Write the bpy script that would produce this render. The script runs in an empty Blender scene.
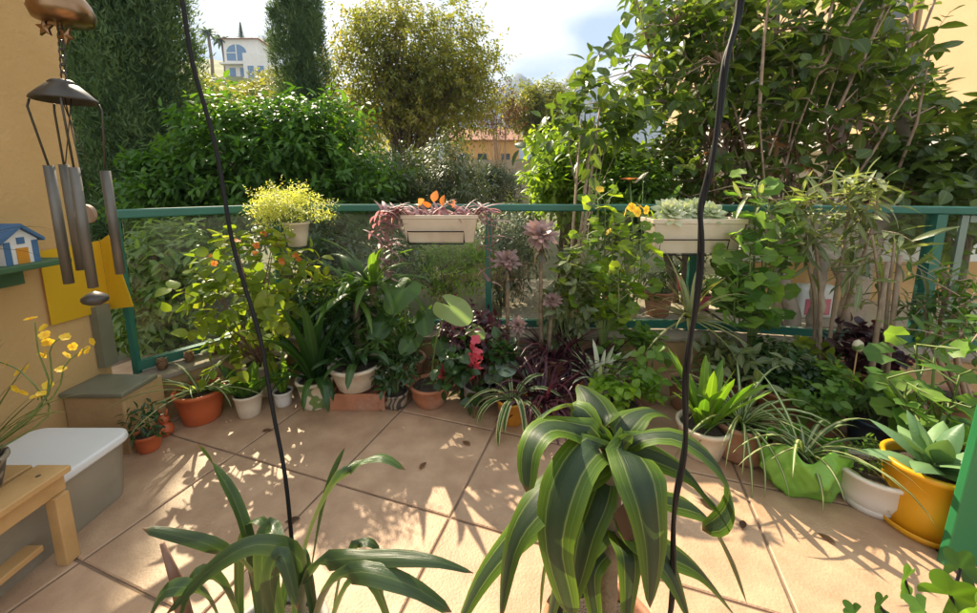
import bpy, math, random
import numpy as np
from mathutils import Vector
rng = np.random.default_rng(7)
random.seed(7)
R = math.radians
S = bpy.context.scene
COL = S.collection

# ------------------------------------------------------------ camera
PITCH = R(8.75); FPX = 380.0; CX = 488.5; CY = 246.5; EYE = 1.2
cam = bpy.data.cameras.new('camera'); cam_o = bpy.data.objects.new('camera', cam); COL.objects.link(cam_o)
cam.sensor_width = 36; cam.lens = 36*FPX/977; cam.shift_y = -60/977
cam.clip_start = 0.02; cam.clip_end = 3000
cam_o.location = (0, 0, EYE); cam_o.rotation_euler = (math.pi/2-PITCH, 0, 0)
S.camera = cam_o
def ray(x, y):
    u = (x-CX)/FPX; v = (CY-y)/FPX
    return u, math.cos(PITCH)+v*math.sin(PITCH), v*math.cos(PITCH)-math.sin(PITCH)
def P(x, y, Y):                      # point of the place seen at photo pixel x,y at depth Y
    a, b, c = ray(x, y); t = Y/b
    return np.array((a*t, Y, EYE+c*t))
def F(x, y, z=0.0):                  # point of the floor seen there
    a, b, c = ray(x, y); t = (z-EYE)/c
    return np.array((a*t, b*t, z))

# ------------------------------------------------------------ light
SUN_AZ, SUN_EL = R(-34.5), R(40)
sv = Vector((math.sin(SUN_AZ)*math.cos(SUN_EL), math.cos(SUN_AZ)*math.cos(SUN_EL), math.sin(SUN_EL)))
sl = bpy.data.lights.new('sun', 'SUN'); sl.energy = 4.0; sl.angle = R(0.5); sl.color = (1, .86, .64)
so = bpy.data.objects.new('sun', sl); COL.objects.link(so); so.rotation_euler = sv.to_track_quat('Z', 'Y').to_euler()
W = bpy.data.worlds.new('World'); S.world = W; W.use_nodes = True
nt = W.node_tree; nt.nodes.clear()
def N(t, kind, **kw):
    n = t.nodes.new(kind)
    for k, v in kw.items(): setattr(n, k, v)
    return n
wo = N(nt, 'ShaderNodeOutputWorld'); bg = N(nt, 'ShaderNodeBackground'); bg.inputs[1].default_value = .145
sky = N(nt, 'ShaderNodeTexSky', sky_type='NISHITA', sun_disc=False, sun_elevation=SUN_EL, sun_rotation=SUN_AZ, air_density=1.0, dust_density=1.6)
tc = N(nt, 'ShaderNodeTexCoord'); mp = N(nt, 'ShaderNodeMapping'); mp.inputs['Scale'].default_value = (1, 1, 2.6)
nz = N(nt, 'ShaderNodeTexNoise'); nz.inputs['Scale'].default_value = 2.1; nz.inputs['Detail'].default_value = 7; nz.inputs['Roughness'].default_value = .55
cr = N(nt, 'ShaderNodeValToRGB'); cr.color_ramp.elements[0].position = .12; cr.color_ramp.elements[1].position = .4
mx = N(nt, 'ShaderNodeMix', data_type='RGBA')
mp2 = N(nt, 'ShaderNodeMapping'); mp2.inputs['Scale'].default_value = (1, 1, 2.2); mp2.inputs['Location'].default_value = (3.1, 1.7, .4); nz2 = N(nt, 'ShaderNodeTexNoise'); nz2.inputs['Scale'].default_value = 3.4; nz2.inputs['Detail'].default_value = 6
cr2 = N(nt, 'ShaderNodeValToRGB'); cr2.color_ramp.elements[0].position = .30; cr2.color_ramp.elements[0].color = (1.15, 1.5, 2.0, 1); cr2.color_ramp.elements[1].position = .53; cr2.color_ramp.elements[1].color = (2.7, 2.75, 2.8, 1)
nt.links.new(tc.outputs['Generated'], mp2.inputs[0]); nt.links.new(mp2.outputs[0], nz2.inputs[0]); nt.links.new(nz2.outputs[0], cr2.inputs[0]); nt.links.new(cr2.outputs[0], mx.inputs['B'])
L = nt.links.new
L(tc.outputs['Generated'], mp.inputs[0]); L(mp.outputs[0], nz.inputs[0]); L(nz.outputs[0], cr.inputs[0])
L(cr.outputs[0], mx.inputs['Factor']); L(sky.outputs[0], mx.inputs['A']); L(mx.outputs['Result'], bg.inputs[0]); L(bg.outputs[0], wo.inputs[0])
S.view_settings.view_transform = 'Standard'; S.view_settings.look = 'None'; S.view_settings.gamma = 1
S.view_settings.use_curve_mapping = False; S.view_settings.exposure = 1.7
S.render.engine = 'CYCLES'

# ------------------------------------------------------------ materials
def new_mat(name):
    m = bpy.data.materials.new(name); m.use_nodes = True; t = m.node_tree
    return m, t, t.nodes['Principled BSDF'], t.nodes['Material Output']
def c4(c): return (c[0], c[1], c[2], 1)
def ramp(t, stops):
    n = N(t, 'ShaderNodeValToRGB'); e = n.color_ramp.elements
    e[0].position, e[0].color = stops[0][0], c4(stops[0][1]); e[1].position, e[1].color = stops[-1][0], c4(stops[-1][1])
    for p, c in stops[1:-1]: k = e.new(p); k.color = c4(c)
    return n
def solid(name, a, b=None, rough=.6, scale=8, bump=.0, metal=0, spec=.5, detail=6, lo=.3, hi=.7, bscale=None, rnd=0, trans=0, stain=None):
    m, t, p, o = new_mat(name); b = b or tuple(x*.8 for x in a)
    co = N(t, 'ShaderNodeTexCoord'); n = N(t, 'ShaderNodeTexNoise'); n.inputs['Scale'].default_value = scale; n.inputs['Detail'].default_value = detail
    t.links.new(co.outputs['Object'], n.inputs[0]); r = ramp(t, [(lo, a), (hi, b)]); t.links.new(n.outputs[0], r.inputs[0])
    col = r.outputs[0]
    if stain:
        n3 = N(t, 'ShaderNodeTexNoise'); n3.inputs['Scale'].default_value = scale*.45; n3.inputs['Detail'].default_value = 9; n3.inputs['Roughness'].default_value = .72; t.links.new(co.outputs['Object'], n3.inputs[0])
        r3 = N(t, 'ShaderNodeMapRange'); r3.inputs[1].default_value = .52; r3.inputs[2].default_value = .78; r3.inputs[4].default_value = .75; t.links.new(n3.outputs[0], r3.inputs[0])
        m3 = N(t, 'ShaderNodeMix', data_type='RGBA'); m3.inputs['B'].default_value = c4(stain); t.links.new(r3.outputs[0], m3.inputs['Factor']); t.links.new(col, m3.inputs['A']); col = m3.outputs['Result']
    if rnd:
        at = N(t, 'ShaderNodeAttribute', attribute_name='rnd'); mr = N(t, 'ShaderNodeMapRange'); mr.inputs[3].default_value = 1-rnd; mr.inputs[4].default_value = 1+rnd
        t.links.new(at.outputs['Fac'], mr.inputs[0]); h = N(t, 'ShaderNodeHueSaturation'); t.links.new(mr.outputs[0], h.inputs['Value']); t.links.new(col, h.inputs['Color']); col = h.outputs[0]
    t.links.new(col, p.inputs['Base Color']); p.inputs['Roughness'].default_value = rough; p.inputs['Metallic'].default_value = metal
    p.inputs['Specular IOR Level'].default_value = spec
    if bump:
        n2 = N(t, 'ShaderNodeTexNoise'); n2.inputs['Scale'].default_value = bscale or scale*4; n2.inputs['Detail'].default_value = 5
        t.links.new(co.outputs['Object'], n2.inputs[0]); bp = N(t, 'ShaderNodeBump'); bp.inputs['Strength'].default_value = bump; bp.inputs['Distance'].default_value = .01
        t.links.new(n2.outputs[0], bp.inputs['Height']); t.links.new(bp.outputs[0], p.inputs['Normal'])
    if trans:
        tr = N(t, 'ShaderNodeBsdfTranslucent'); t.links.new(col, tr.inputs[0]); ms = N(t, 'ShaderNodeMixShader'); ms.inputs[0].default_value = trans
        t.links.new(p.outputs[0], ms.inputs[1]); t.links.new(tr.outputs[0], ms.inputs[2]); t.links.new(ms.outputs[0], o.inputs[0])
    return m
def leafmat(name, stops, trans=.42, rough=.38, stripe=None, vein=0.0, tint=(1.5, 1.45, .55), spec=.5):
    """leaf: colour varies from leaf to leaf ('rnd'), optional stripes across the blade (UV x), thin and lit through"""
    m, t, p, o = new_mat(name)
    at = N(t, 'ShaderNodeAttribute', attribute_name='rnd'); r = ramp(t, stops); t.links.new(at.outputs['Fac'], r.inputs[0]); col = r.outputs[0]
    uv = N(t, 'ShaderNodeUVMap'); sx = N(t, 'ShaderNodeSeparateXYZ'); t.links.new(uv.outputs[0], sx.inputs[0])
    a = N(t, 'ShaderNodeMath', operation='SUBTRACT'); a.inputs[1].default_value = .5; b = N(t, 'ShaderNodeMath', operation='ABSOLUTE'); c = N(t, 'ShaderNodeMath', operation='MULTIPLY'); c.inputs[1].default_value = 2
    t.links.new(sx.outputs[0], a.inputs[0]); t.links.new(a.outputs[0], b.inputs[0]); t.links.new(b.outputs[0], c.inputs[0])
    if stripe:
        mpn = N(t, 'ShaderNodeMapping'); mpn.inputs['Scale'].default_value = (22, 1.2, 1); nn = N(t, 'ShaderNodeTexNoise'); nn.inputs['Scale'].default_value = 2.0
        t.links.new(uv.outputs[0], mpn.inputs[0]); t.links.new(mpn.outputs[0], nn.inputs[0])
        ad = N(t, 'ShaderNodeMath', operation='MULTIPLY_ADD'); ad.inputs[1].default_value = .16; t.links.new(nn.outputs[0], ad.inputs[0])
        sb = N(t, 'ShaderNodeMath', operation='SUBTRACT'); sb.inputs[1].default_value = .08; t.links.new(c.outputs[0], ad.inputs[2]); t.links.new(ad.outputs[0], sb.inputs[0])
        r2 = ramp(t, stripe); t.links.new(sb.outputs[0], r2.inputs[0])
        mr = N(t, 'ShaderNodeMapRange'); mr.inputs[3].default_value = .72; mr.inputs[4].default_value = 1.25; t.links.new(at.outputs['Fac'], mr.inputs[0])
        h = N(t, 'ShaderNodeHueSaturation'); t.links.new(r2.outputs[0], h.inputs['Color']); t.links.new(mr.outputs[0], h.inputs['Value']); col = h.outputs[0]
        ad2 = N(t, 'ShaderNodeMath', operation='MULTIPLY_ADD'); ad2.inputs[1].default_value = .1; t.links.new(nn.outputs[0], ad2.inputs[0]); t.links.new(sx.outputs[1], ad2.inputs[2])
        mt = N(t, 'ShaderNodeMapRange'); mt.inputs[1].default_value = .99; mt.inputs[2].default_value = 1.03; t.links.new(ad2.outputs[0], mt.inputs[0])
        mtip = N(t, 'ShaderNodeMix', data_type='RGBA'); mtip.inputs['B'].default_value = (.16, .09, .04, 1); t.links.new(mt.outputs[0], mtip.inputs['Factor']); t.links.new(col, mtip.inputs['A']); col = mtip.outputs['Result']
    elif vein:
        r2 = ramp(t, [(0, (1+vein*2, 1+vein*2, 1+vein)), (.16, (1, 1, 1)), (1, (1, 1, 1))]); t.links.new(c.outputs[0], r2.inputs[0])
        mm = N(t, 'ShaderNodeMix', data_type='RGBA', blend_type='MULTIPLY'); mm.inputs['Factor'].default_value = 1
        t.links.new(col, mm.inputs['A']); t.links.new(r2.outputs[0], mm.inputs['B']); col = mm.outputs['Result']
    t.links.new(col, p.inputs['Base Color']); p.inputs['Roughness'].default_value = rough; p.inputs['Specular IOR Level'].default_value = spec
    co = N(t, 'ShaderNodeTexCoord'); n2 = N(t, 'ShaderNodeTexNoise'); n2.inputs['Scale'].default_value = 60; t.links.new(co.outputs['Object'], n2.inputs[0])
    bp = N(t, 'ShaderNodeBump'); bp.inputs['Strength'].default_value = .18; bp.inputs['Distance'].default_value = .006
    if stripe:
        m4 = N(t, 'ShaderNodeMapping'); m4.inputs['Scale'].default_value = (26, 1, 1); t.links.new(uv.outputs[0], m4.inputs[0]); t.links.new(m4.outputs[0], n2.inputs[0]); n2.inputs['Scale'].default_value = 1.6; bp.inputs['Strength'].default_value = .3
    t.links.new(n2.outputs[0], bp.inputs['Height']); t.links.new(bp.outputs[0], p.inputs['Normal'])
    tm = N(t, 'ShaderNodeMix', data_type='RGBA', blend_type='MULTIPLY'); tm.inputs['Factor'].default_value = 1; tm.inputs['B'].default_value = c4(tint)
    t.links.new(col, tm.inputs['A']); tr = N(t, 'ShaderNodeBsdfTranslucent'); t.links.new(tm.outputs['Result'], tr.inputs[0])
    ms = N(t, 'ShaderNodeMixShader'); ms.inputs[0].default_value = trans; t.links.new(p.outputs[0], ms.inputs[1]); t.links.new(tr.outputs[0], ms.inputs[2]); t.links.new(ms.outputs[0], o.inputs[0])
    return m
def g(lo, hi, mid=None):
    s = [(0, lo), (1, hi)]
    if mid: s.insert(1, (.5, mid))
    return s
M = {}
# leaves
M['citrus'] = leafmat('citrus_leaf', g((.028, .075, .012), (.13, .25, .03), (.06, .15, .02)), .46, .5, vein=.3, spec=.35)
M['citruslit'] = leafmat('sunlit_citrus_leaf', g((.08, .15, .035), (.3, .4, .12), (.16, .25, .06)), .5, .3, vein=.3)  # brighter copy of the citrus leaf, sunlight put into its colour
M['laurel'] = leafmat('laurel_leaf', g((.04, .08, .018), (.19, .25, .05), (.085, .14, .028)), .5, .3, vein=.4)
M['lime'] = leafmat('lime_leaf', g((.1, .2, .018), (.32, .42, .045), (.2, .31, .03)), .58, .4, vein=.3)
M['olive'] = leafmat('olive_leaf', g((.09, .13, .035), (.38, .31, .08), (.2, .22, .055)), .56, .5)
M['grey'] = leafmat('grey_leaf', g((.05, .085, .045), (.17, .2, .11)), .3, .5)
M['shrub'] = leafmat('shrub_leaf', g((.035, .07, .02), (.13, .19, .05)), .38, .4)
M['hill'] = leafmat('hill_leaf', g((.1, .13, .03), (.32, .28, .05), (.2, .22, .04)), .45, .5)
M['cypress'] = leafmat('cypress_leaf', g((.035, .078, .032), (.17, .25, .1), (.085, .145, .058)), .35, .6, spec=.2)
M['conifer'] = leafmat('conifer_leaf', g((.03, .06, .025), (.1, .15, .06)), .3, .6, spec=.2)
M['dead'] = leafmat('dead_leaf', g((.07, .035, .018), (.2, .11, .05)), .3, .6, tint=(1.3, 1, .6))
M['narrow'] = leafmat('narrow_leaf', g((.08, .12, .05), (.3, .34, .18)), .48, .38, vein=.4)
M['dark'] = leafmat('dark_leaf', g((.014, .04, .012), (.05, .105, .025)), .33, .26, vein=.3)
M['mid'] = leafmat('mid_leaf', g((.04, .1, .02), (.14, .25, .04)), .5, .34, vein=.3)
M['bright'] = leafmat('bright_leaf', g((.08, .2, .02), (.26, .42, .04)), .55, .36, vein=.2)
M['pelarg'] = leafmat('pelargonium_leaf', g((.09, .2, .04), (.26, .4, .08)), .55, .5, vein=.1, tint=(1.6, 1.6, .6))
M['begonia'] = leafmat('begonia_leaf', g((.13, .2, .025), (.36, .38, .05), (.22, .3, .03)), .58, .36)
M['purple'] = leafmat('purple_leaf', g((.03, .01, .018), (.14, .045, .06), (.06, .02, .03)), .3, .32, vein=.3, tint=(1.5, .7, .8))
M['trad'] = leafmat('pink_purple_leaf', g((.2, .07, .1), (.5, .3, .34), (.3, .16, .2)), .4, .35, stripe=[(0, (.5, .42, .36)), (.3, (.34, .17, .2)), (.6, (.48, .36, .34)), (1, (.3, .11, .16))], tint=(1.4, .9, .9))
M['aeonium'] = leafmat('aeonium_leaf', g((.09, .09, .05), (.38, .23, .21), (.23, .15, .13)), .3, .35, tint=(1.3, 1.1, .8))
M['feather'] = leafmat('feathery_leaf', g((.38, .44, .09), (.72, .7, .26)), .5, .5)
M['alocasia'] = leafmat('elephant_ear_leaf', g((.2, .3, .08), (.34, .44, .15)), .5, .4, vein=1.0)
M['caladium'] = leafmat('pale_grey_leaf', g((.2, .26, .2), (.34, .4, .32)), .35, .3, vein=.3)
M['agave'] = leafmat('agave_leaf', g((.1, .2, .09), (.2, .32, .14)), .2, .42)
M['succ'] = leafmat('pale_succulent_leaf', g((.3, .38, .2), (.6, .62, .45)), .3, .4)
M['drac'] = leafmat('dracaena_leaf', g((.03, .06, .02), (.05, .09, .03)), .3, .42, spec=.35,
    stripe=[(0, (.035, .06, .03)), (.34, (.026, .05, .022)), (.40, (.04, .075, .02)), (.435, (.035, .07, .018)), (.455, (.15, .19, .07)), (.48, (.14, .17, .06)), (.505, (.05, .1, .012)), (.66, (.06, .115, .013)), (.7, (.1, .16, .03)), (.74, (.06, .12, .014)), (1, (.11, .18, .02))])
M['orchid'] = leafmat('orchid_leaf', g((.03, .062, .02), (.085, .13, .04)), .28, .3, stripe=[(0, (.12, .17, .07)), (.06, (.05, .095, .03)), (.5, (.04, .08, .026)), (.9, (.06, .105, .03)), (1, (.1, .15, .04))])
M['spider'] = leafmat('spider_plant_leaf', g((.1, .2, .04), (.2, .3, .1)), .42, .34, stripe=[(0, (.55, .56, .32)), (.34, (.5, .52, .28)), (.46, (.07, .15, .03)), (1, (.09, .18, .035))])
M['spidere'] = leafmat('spider_plant_edge_leaf', g((.1, .2, .04), (.2, .3, .1)), .42, .34, stripe=[(0, (.06, .14, .03)), (.5, (.07, .16, .03)), (.62, (.5, .52, .28)), (1, (.6, .6, .36))])
M['clivia'] = leafmat('clivia_leaf', g((.012, .045, .012), (.05, .12, .02)), .35, .24, vein=.3)
M['green_straps'] = leafmat('fresh_strap_leaf', g((.09, .2, .02), (.22, .36, .04)), .5, .32, vein=.3)
M['marginata'] = leafmat('red_edged_leaf', g((.1, .14, .03), (.2, .22, .06)), .4, .35, stripe=[(0, (.3, .33, .1)), (.4, (.12, .18, .04)), (.75, (.35, .34, .16)), (1, (.25, .1, .08))])
M['reed'] = leafmat('thin_orchid_leaf', g((.05, .08, .02), (.15, .17, .05)), .35, .4)
M['petal_y'] = leafmat('yellow_petal', g((.75, .5, .03), (.9, .68, .06)), .4, .5, tint=(1.1, 1, .7))
M['petal_o'] = leafmat('orange_petal', g((.7, .2, .04), (.85, .35, .1)), .4, .5, tint=(1.1, 1, .7))
M['petal_p'] = leafmat('pink_petal', g((.6, .04, .07), (.75, .16, .2)), .4, .5, tint=(1.1, .9, .9))
M['petal_w'] = leafmat('white_petal', g((.75, .7, .6), (.85, .8, .72)), .4, .5, tint=(1, 1, 1))
# wood, stems
M['bark'] = solid('bark', (.13, .09, .06), (.24, .18, .13), .85, 9, .6)
M['palebark'] = solid('pale_bark', (.2, .15, .11), (.36, .28, .21), .8, 7, .5)
M['twig'] = solid('twig_bark', (.28, .19, .13), (.42, .31, .22), .7, 20, .2)
M['cane'] = solid('cane_bark', (.14, .1, .06), (.26, .2, .12), .75, 30, .5)
M['stemg'] = solid('green_stem', (.1, .16, .04), (.18, .22, .06), .5, 20)
M['stemr'] = solid('brown_stem', (.16, .08, .05), (.24, .13, .08), .6, 20)
M['soil'] = solid('soil', (.03, .02, .014), (.08, .055, .035), .95, 40, 1.0)
# pots
M['terra'] = solid('terracotta', (.46, .19, .095), (.33, .125, .06), .75, 10, .25, lo=.35, hi=.65, stain=(.5, .36, .27))
M['terrar'] = solid('red_plastic', (.55, .13, .04), (.48, .1, .03), .4, 6)
M['cream'] = solid('cream_glaze', (.68, .58, .44), (.58, .48, .35), .45, 6, .1, stain=(.36, .28, .18))
M['white'] = solid('white_glaze', (.74, .71, .66), (.64, .6, .54), .35, 5, .05, stain=(.46, .4, .31))
M['yellow'] = solid('yellow_plastic', (.74, .38, .012), (.66, .31, .01), .35, 5, stain=(.5, .24, .02))
M['orangep'] = solid('orange_glaze', (.62, .27, .03), (.5, .2, .02), .35, 5)
M['bluep'] = solid('dark_blue_glaze', (.015, .025, .06), (.02, .035, .08), .3, 5)
M['brownp'] = solid('brown_clay', (.36, .19, .11), (.24, .12, .07), .7, 8, .3, stain=(.4, .3, .22))
M['greyp'] = solid('grey_clay', (.42, .38, .33), (.3, .27, .24), .7, 8, .3, stain=(.2, .18, .13))
M['pinkp'] = solid('pink_plastic', (.6, .12, .18), (.5, .1, .15), .5, 5)
M['greenp'] = solid('dull_green_plastic', (.12, .2, .1), (.1, .16, .08), .5, 5)
# setting
M['wall'] = solid('orange_render', (.56, .365, .155), (.5, .315, .125), .9, 3, .35, bscale=45, stain=(.46, .28, .1))
M['walllit'] = solid('house_render', (.62, .44, .25), (.56, .39, .21), .9, 2, .2, bscale=40)
M['wallw'] = solid('white_render', (.76, .73, .68), (.7, .66, .6), .85, 2, .2, bscale=40)
M['plinth'] = solid('orange_plinth', (.62, .36, .14), (.52, .29, .11), .9, 3, .2)
M['kerb'] = solid('kerb_stone', (.52, .34, .16), (.42, .27, .12), .85, 8, .4, stain=(.26, .18, .09))
M['concrete'] = solid('concrete', (.36, .3, .22), (.27, .22, .16), .9, 6, .4, stain=(.17, .15, .1))
M['tile'] = solid('terracotta_tile', (.51, .335, .205), (.38, .235, .14), .55, 9, .3, detail=14, bscale=120, rnd=.09, lo=.33, hi=.67, stain=(.36, .225, .145))
M['grout'] = solid('grout', (.15, .095, .06), (.24, .165, .11), .95, 14)
M['rail'] = solid('green_paint', (.03, .15, .105), (.024, .125, .09), .32, 6)
M['railpale'] = solid('grey_green_paint', (.2, .27, .22), (.17, .23, .19), .4, 6)
M['post'] = solid('dull_metal_paint', (.19, .18, .12), (.14, .135, .09), .55, 6, stain=(.1, .1, .07))
M['gravel'] = solid('gravel', (.33, .26, .18), (.5, .42, .31), .95, 60, .8, lo=.35, hi=.65)
M['earth'] = solid('garden_earth', (.16, .13, .07), (.09, .1, .04), .95, 1.2, .6)
M['path'] = solid('pale_path', (.55, .46, .34), (.47, .39, .28), .9, 5, .3)
M['hillground'] = solid('hill_ground', (.13, .16, .05), (.22, .2, .09), .95, .06)
M['rock'] = solid('mountain_rock', (.11, .125, .14), (.16, .165, .165), .95, .02)
M['black'] = solid('black_rubber', (.004, .004, .005), (.007, .007, .008), .55, 6, spec=.3)
M['wire'] = solid('dark_wire', (.02, .02, .02), (.03, .028, .026), .4, 6, metal=.6)
M['brass'] = solid('aged_brass', (.4, .25, .13), (.2, .12, .07), .32, 10, .1, metal=1)
M['steel'] = solid('weathered_aluminium', (.17, .16, .135), (.11, .1, .085), .45, 8, metal=.4)
M['dkmetal'] = solid('dark_bronze', (.06, .055, .048), (.09, .08, .068), .45, 10, metal=.5)
M['paper'] = solid('yellow_sheet', (.8, .53, .02), (.76, .48, .015), .6, 4, trans=.35)
M['wood'] = solid('pale_wood', (.55, .34, .14), (.44, .25, .09), .5, 6, .15, stain=(.33, .19, .075))
M['darkwood'] = solid('brown_wood', (.2, .11, .055), (.28, .16, .08), .7, 10, .3)
M['lid'] = solid('white_plastic', (.72, .72, .7), (.68, .68, .66), .4, 4)
M['boxp'] = solid('smoky_plastic', (.36, .32, .24), (.3, .26, .19), .22, 5, stain=(.17, .15, .1))
M['boxp'].node_tree.nodes['Principled BSDF'].inputs['Transmission Weight'].default_value = .15
M['greenboard'] = solid('green_board', (.02, .17, .055), (.017, .15, .048), .45, 4)
M['bag'] = solid('green_bag', (.25, .54, .06), (.36, .66, .13), .2, 14, trans=.4)
M['blueroof'] = solid('blue_paint', (.06, .15, .3), (.05, .13, .26), .6, 6)
M['shelf'] = solid('green_shelf_paint', (.05, .12, .05), (.04, .1, .04), .6, 6)
M['roof'] = solid('tile_roof', (.4, .2, .13), (.32, .15, .1), .9, 3, .4)
M['pane'] = solid('window_glass', (.04, .05, .06), (.05, .06, .07), .08, 3)
M['bluepane'] = solid('blue_window_glass', (.1, .2, .34), (.12, .22, .36), .1, 3)
def glassmat():
    m, t, p, o = new_mat('balustrade_glass')
    tr = N(t, 'ShaderNodeBsdfTransparent'); tr.inputs[0].default_value = (.93, .96, .94, 1)
    gl = N(t, 'ShaderNodeBsdfGlossy'); gl.inputs['Roughness'].default_value = .03
    fr = N(t, 'ShaderNodeFresnel'); fr.inputs[0].default_value = 1.3
    a = N(t, 'ShaderNodeMixShader'); t.links.new(fr.outputs[0], a.inputs[0]); t.links.new(tr.outputs[0], a.inputs[1]); t.links.new(gl.outputs[0], a.inputs[2])
    df = N(t, 'ShaderNodeBsdfTranslucent'); df.inputs[0].default_value = (.8, .85, .8, 1)
    co = N(t, 'ShaderNodeTexCoord'); n = N(t, 'ShaderNodeTexNoise'); n.inputs['Scale'].default_value = 2.2; n.inputs['Detail'].default_value = 4
    mr = N(t, 'ShaderNodeMapRange'); mr.inputs[1].default_value = .35; mr.inputs[2].default_value = .8; mr.inputs[3].default_value = .0; mr.inputs[4].default_value = .024  # uneven milky veil: some dirt, partly glare put into the glass
    t.links.new(co.outputs['Object'], n.inputs[0]); t.links.new(n.outputs[0], mr.inputs[0])
    b = N(t, 'ShaderNodeMixShader'); t.links.new(mr.outputs[0], b.inputs[0]); t.links.new(a.outputs[0], b.inputs[1]); t.links.new(df.outputs[0], b.inputs[2]); t.links.new(b.outputs[0], o.inputs[0])
    return m
M['glass'] = glassmat()
def patternmat():
    m, t, p, o = new_mat('painted_pot')
    co = N(t, 'ShaderNodeTexCoord'); v = N(t, 'ShaderNodeTexNoise'); v.inputs['Scale'].default_value = 14; v.inputs['Detail'].default_value = 1
    t.links.new(co.outputs['Object'], v.inputs[0]); r = ramp(t, [(.0, (.7, .62, .46)), (.55, (.7, .62, .46)), (.58, (.16, .24, .07)), (1, (.22, .28, .09))])
    t.links.new(v.outputs[0], r.inputs[0]); t.links.new(r.outputs[0], p.inputs['Base Color']); p.inputs['Roughness'].default_value = .35
    return m
M['painted'] = patternmat()
def scrollmat():
    m, t, p, o = new_mat('scrolled_pot')
    co = N(t, 'ShaderNodeTexCoord'); v = N(t, 'ShaderNodeTexWave'); v.inputs['Scale'].default_value = 9; v.inputs['Distortion'].default_value = 14
    t.links.new(co.outputs['Object'], v.inputs[0]); r = ramp(t, [(.4, (.3, .25, .18)), (.6, (.07, .055, .045))]); t.links.new(v.outputs[0], r.inputs[0]); t.links.new(r.outputs[0], p.inputs['Base Color'])
    p.inputs['Roughness'].default_value = .5
    return m
M['scroll'] = scrollmat()

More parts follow.
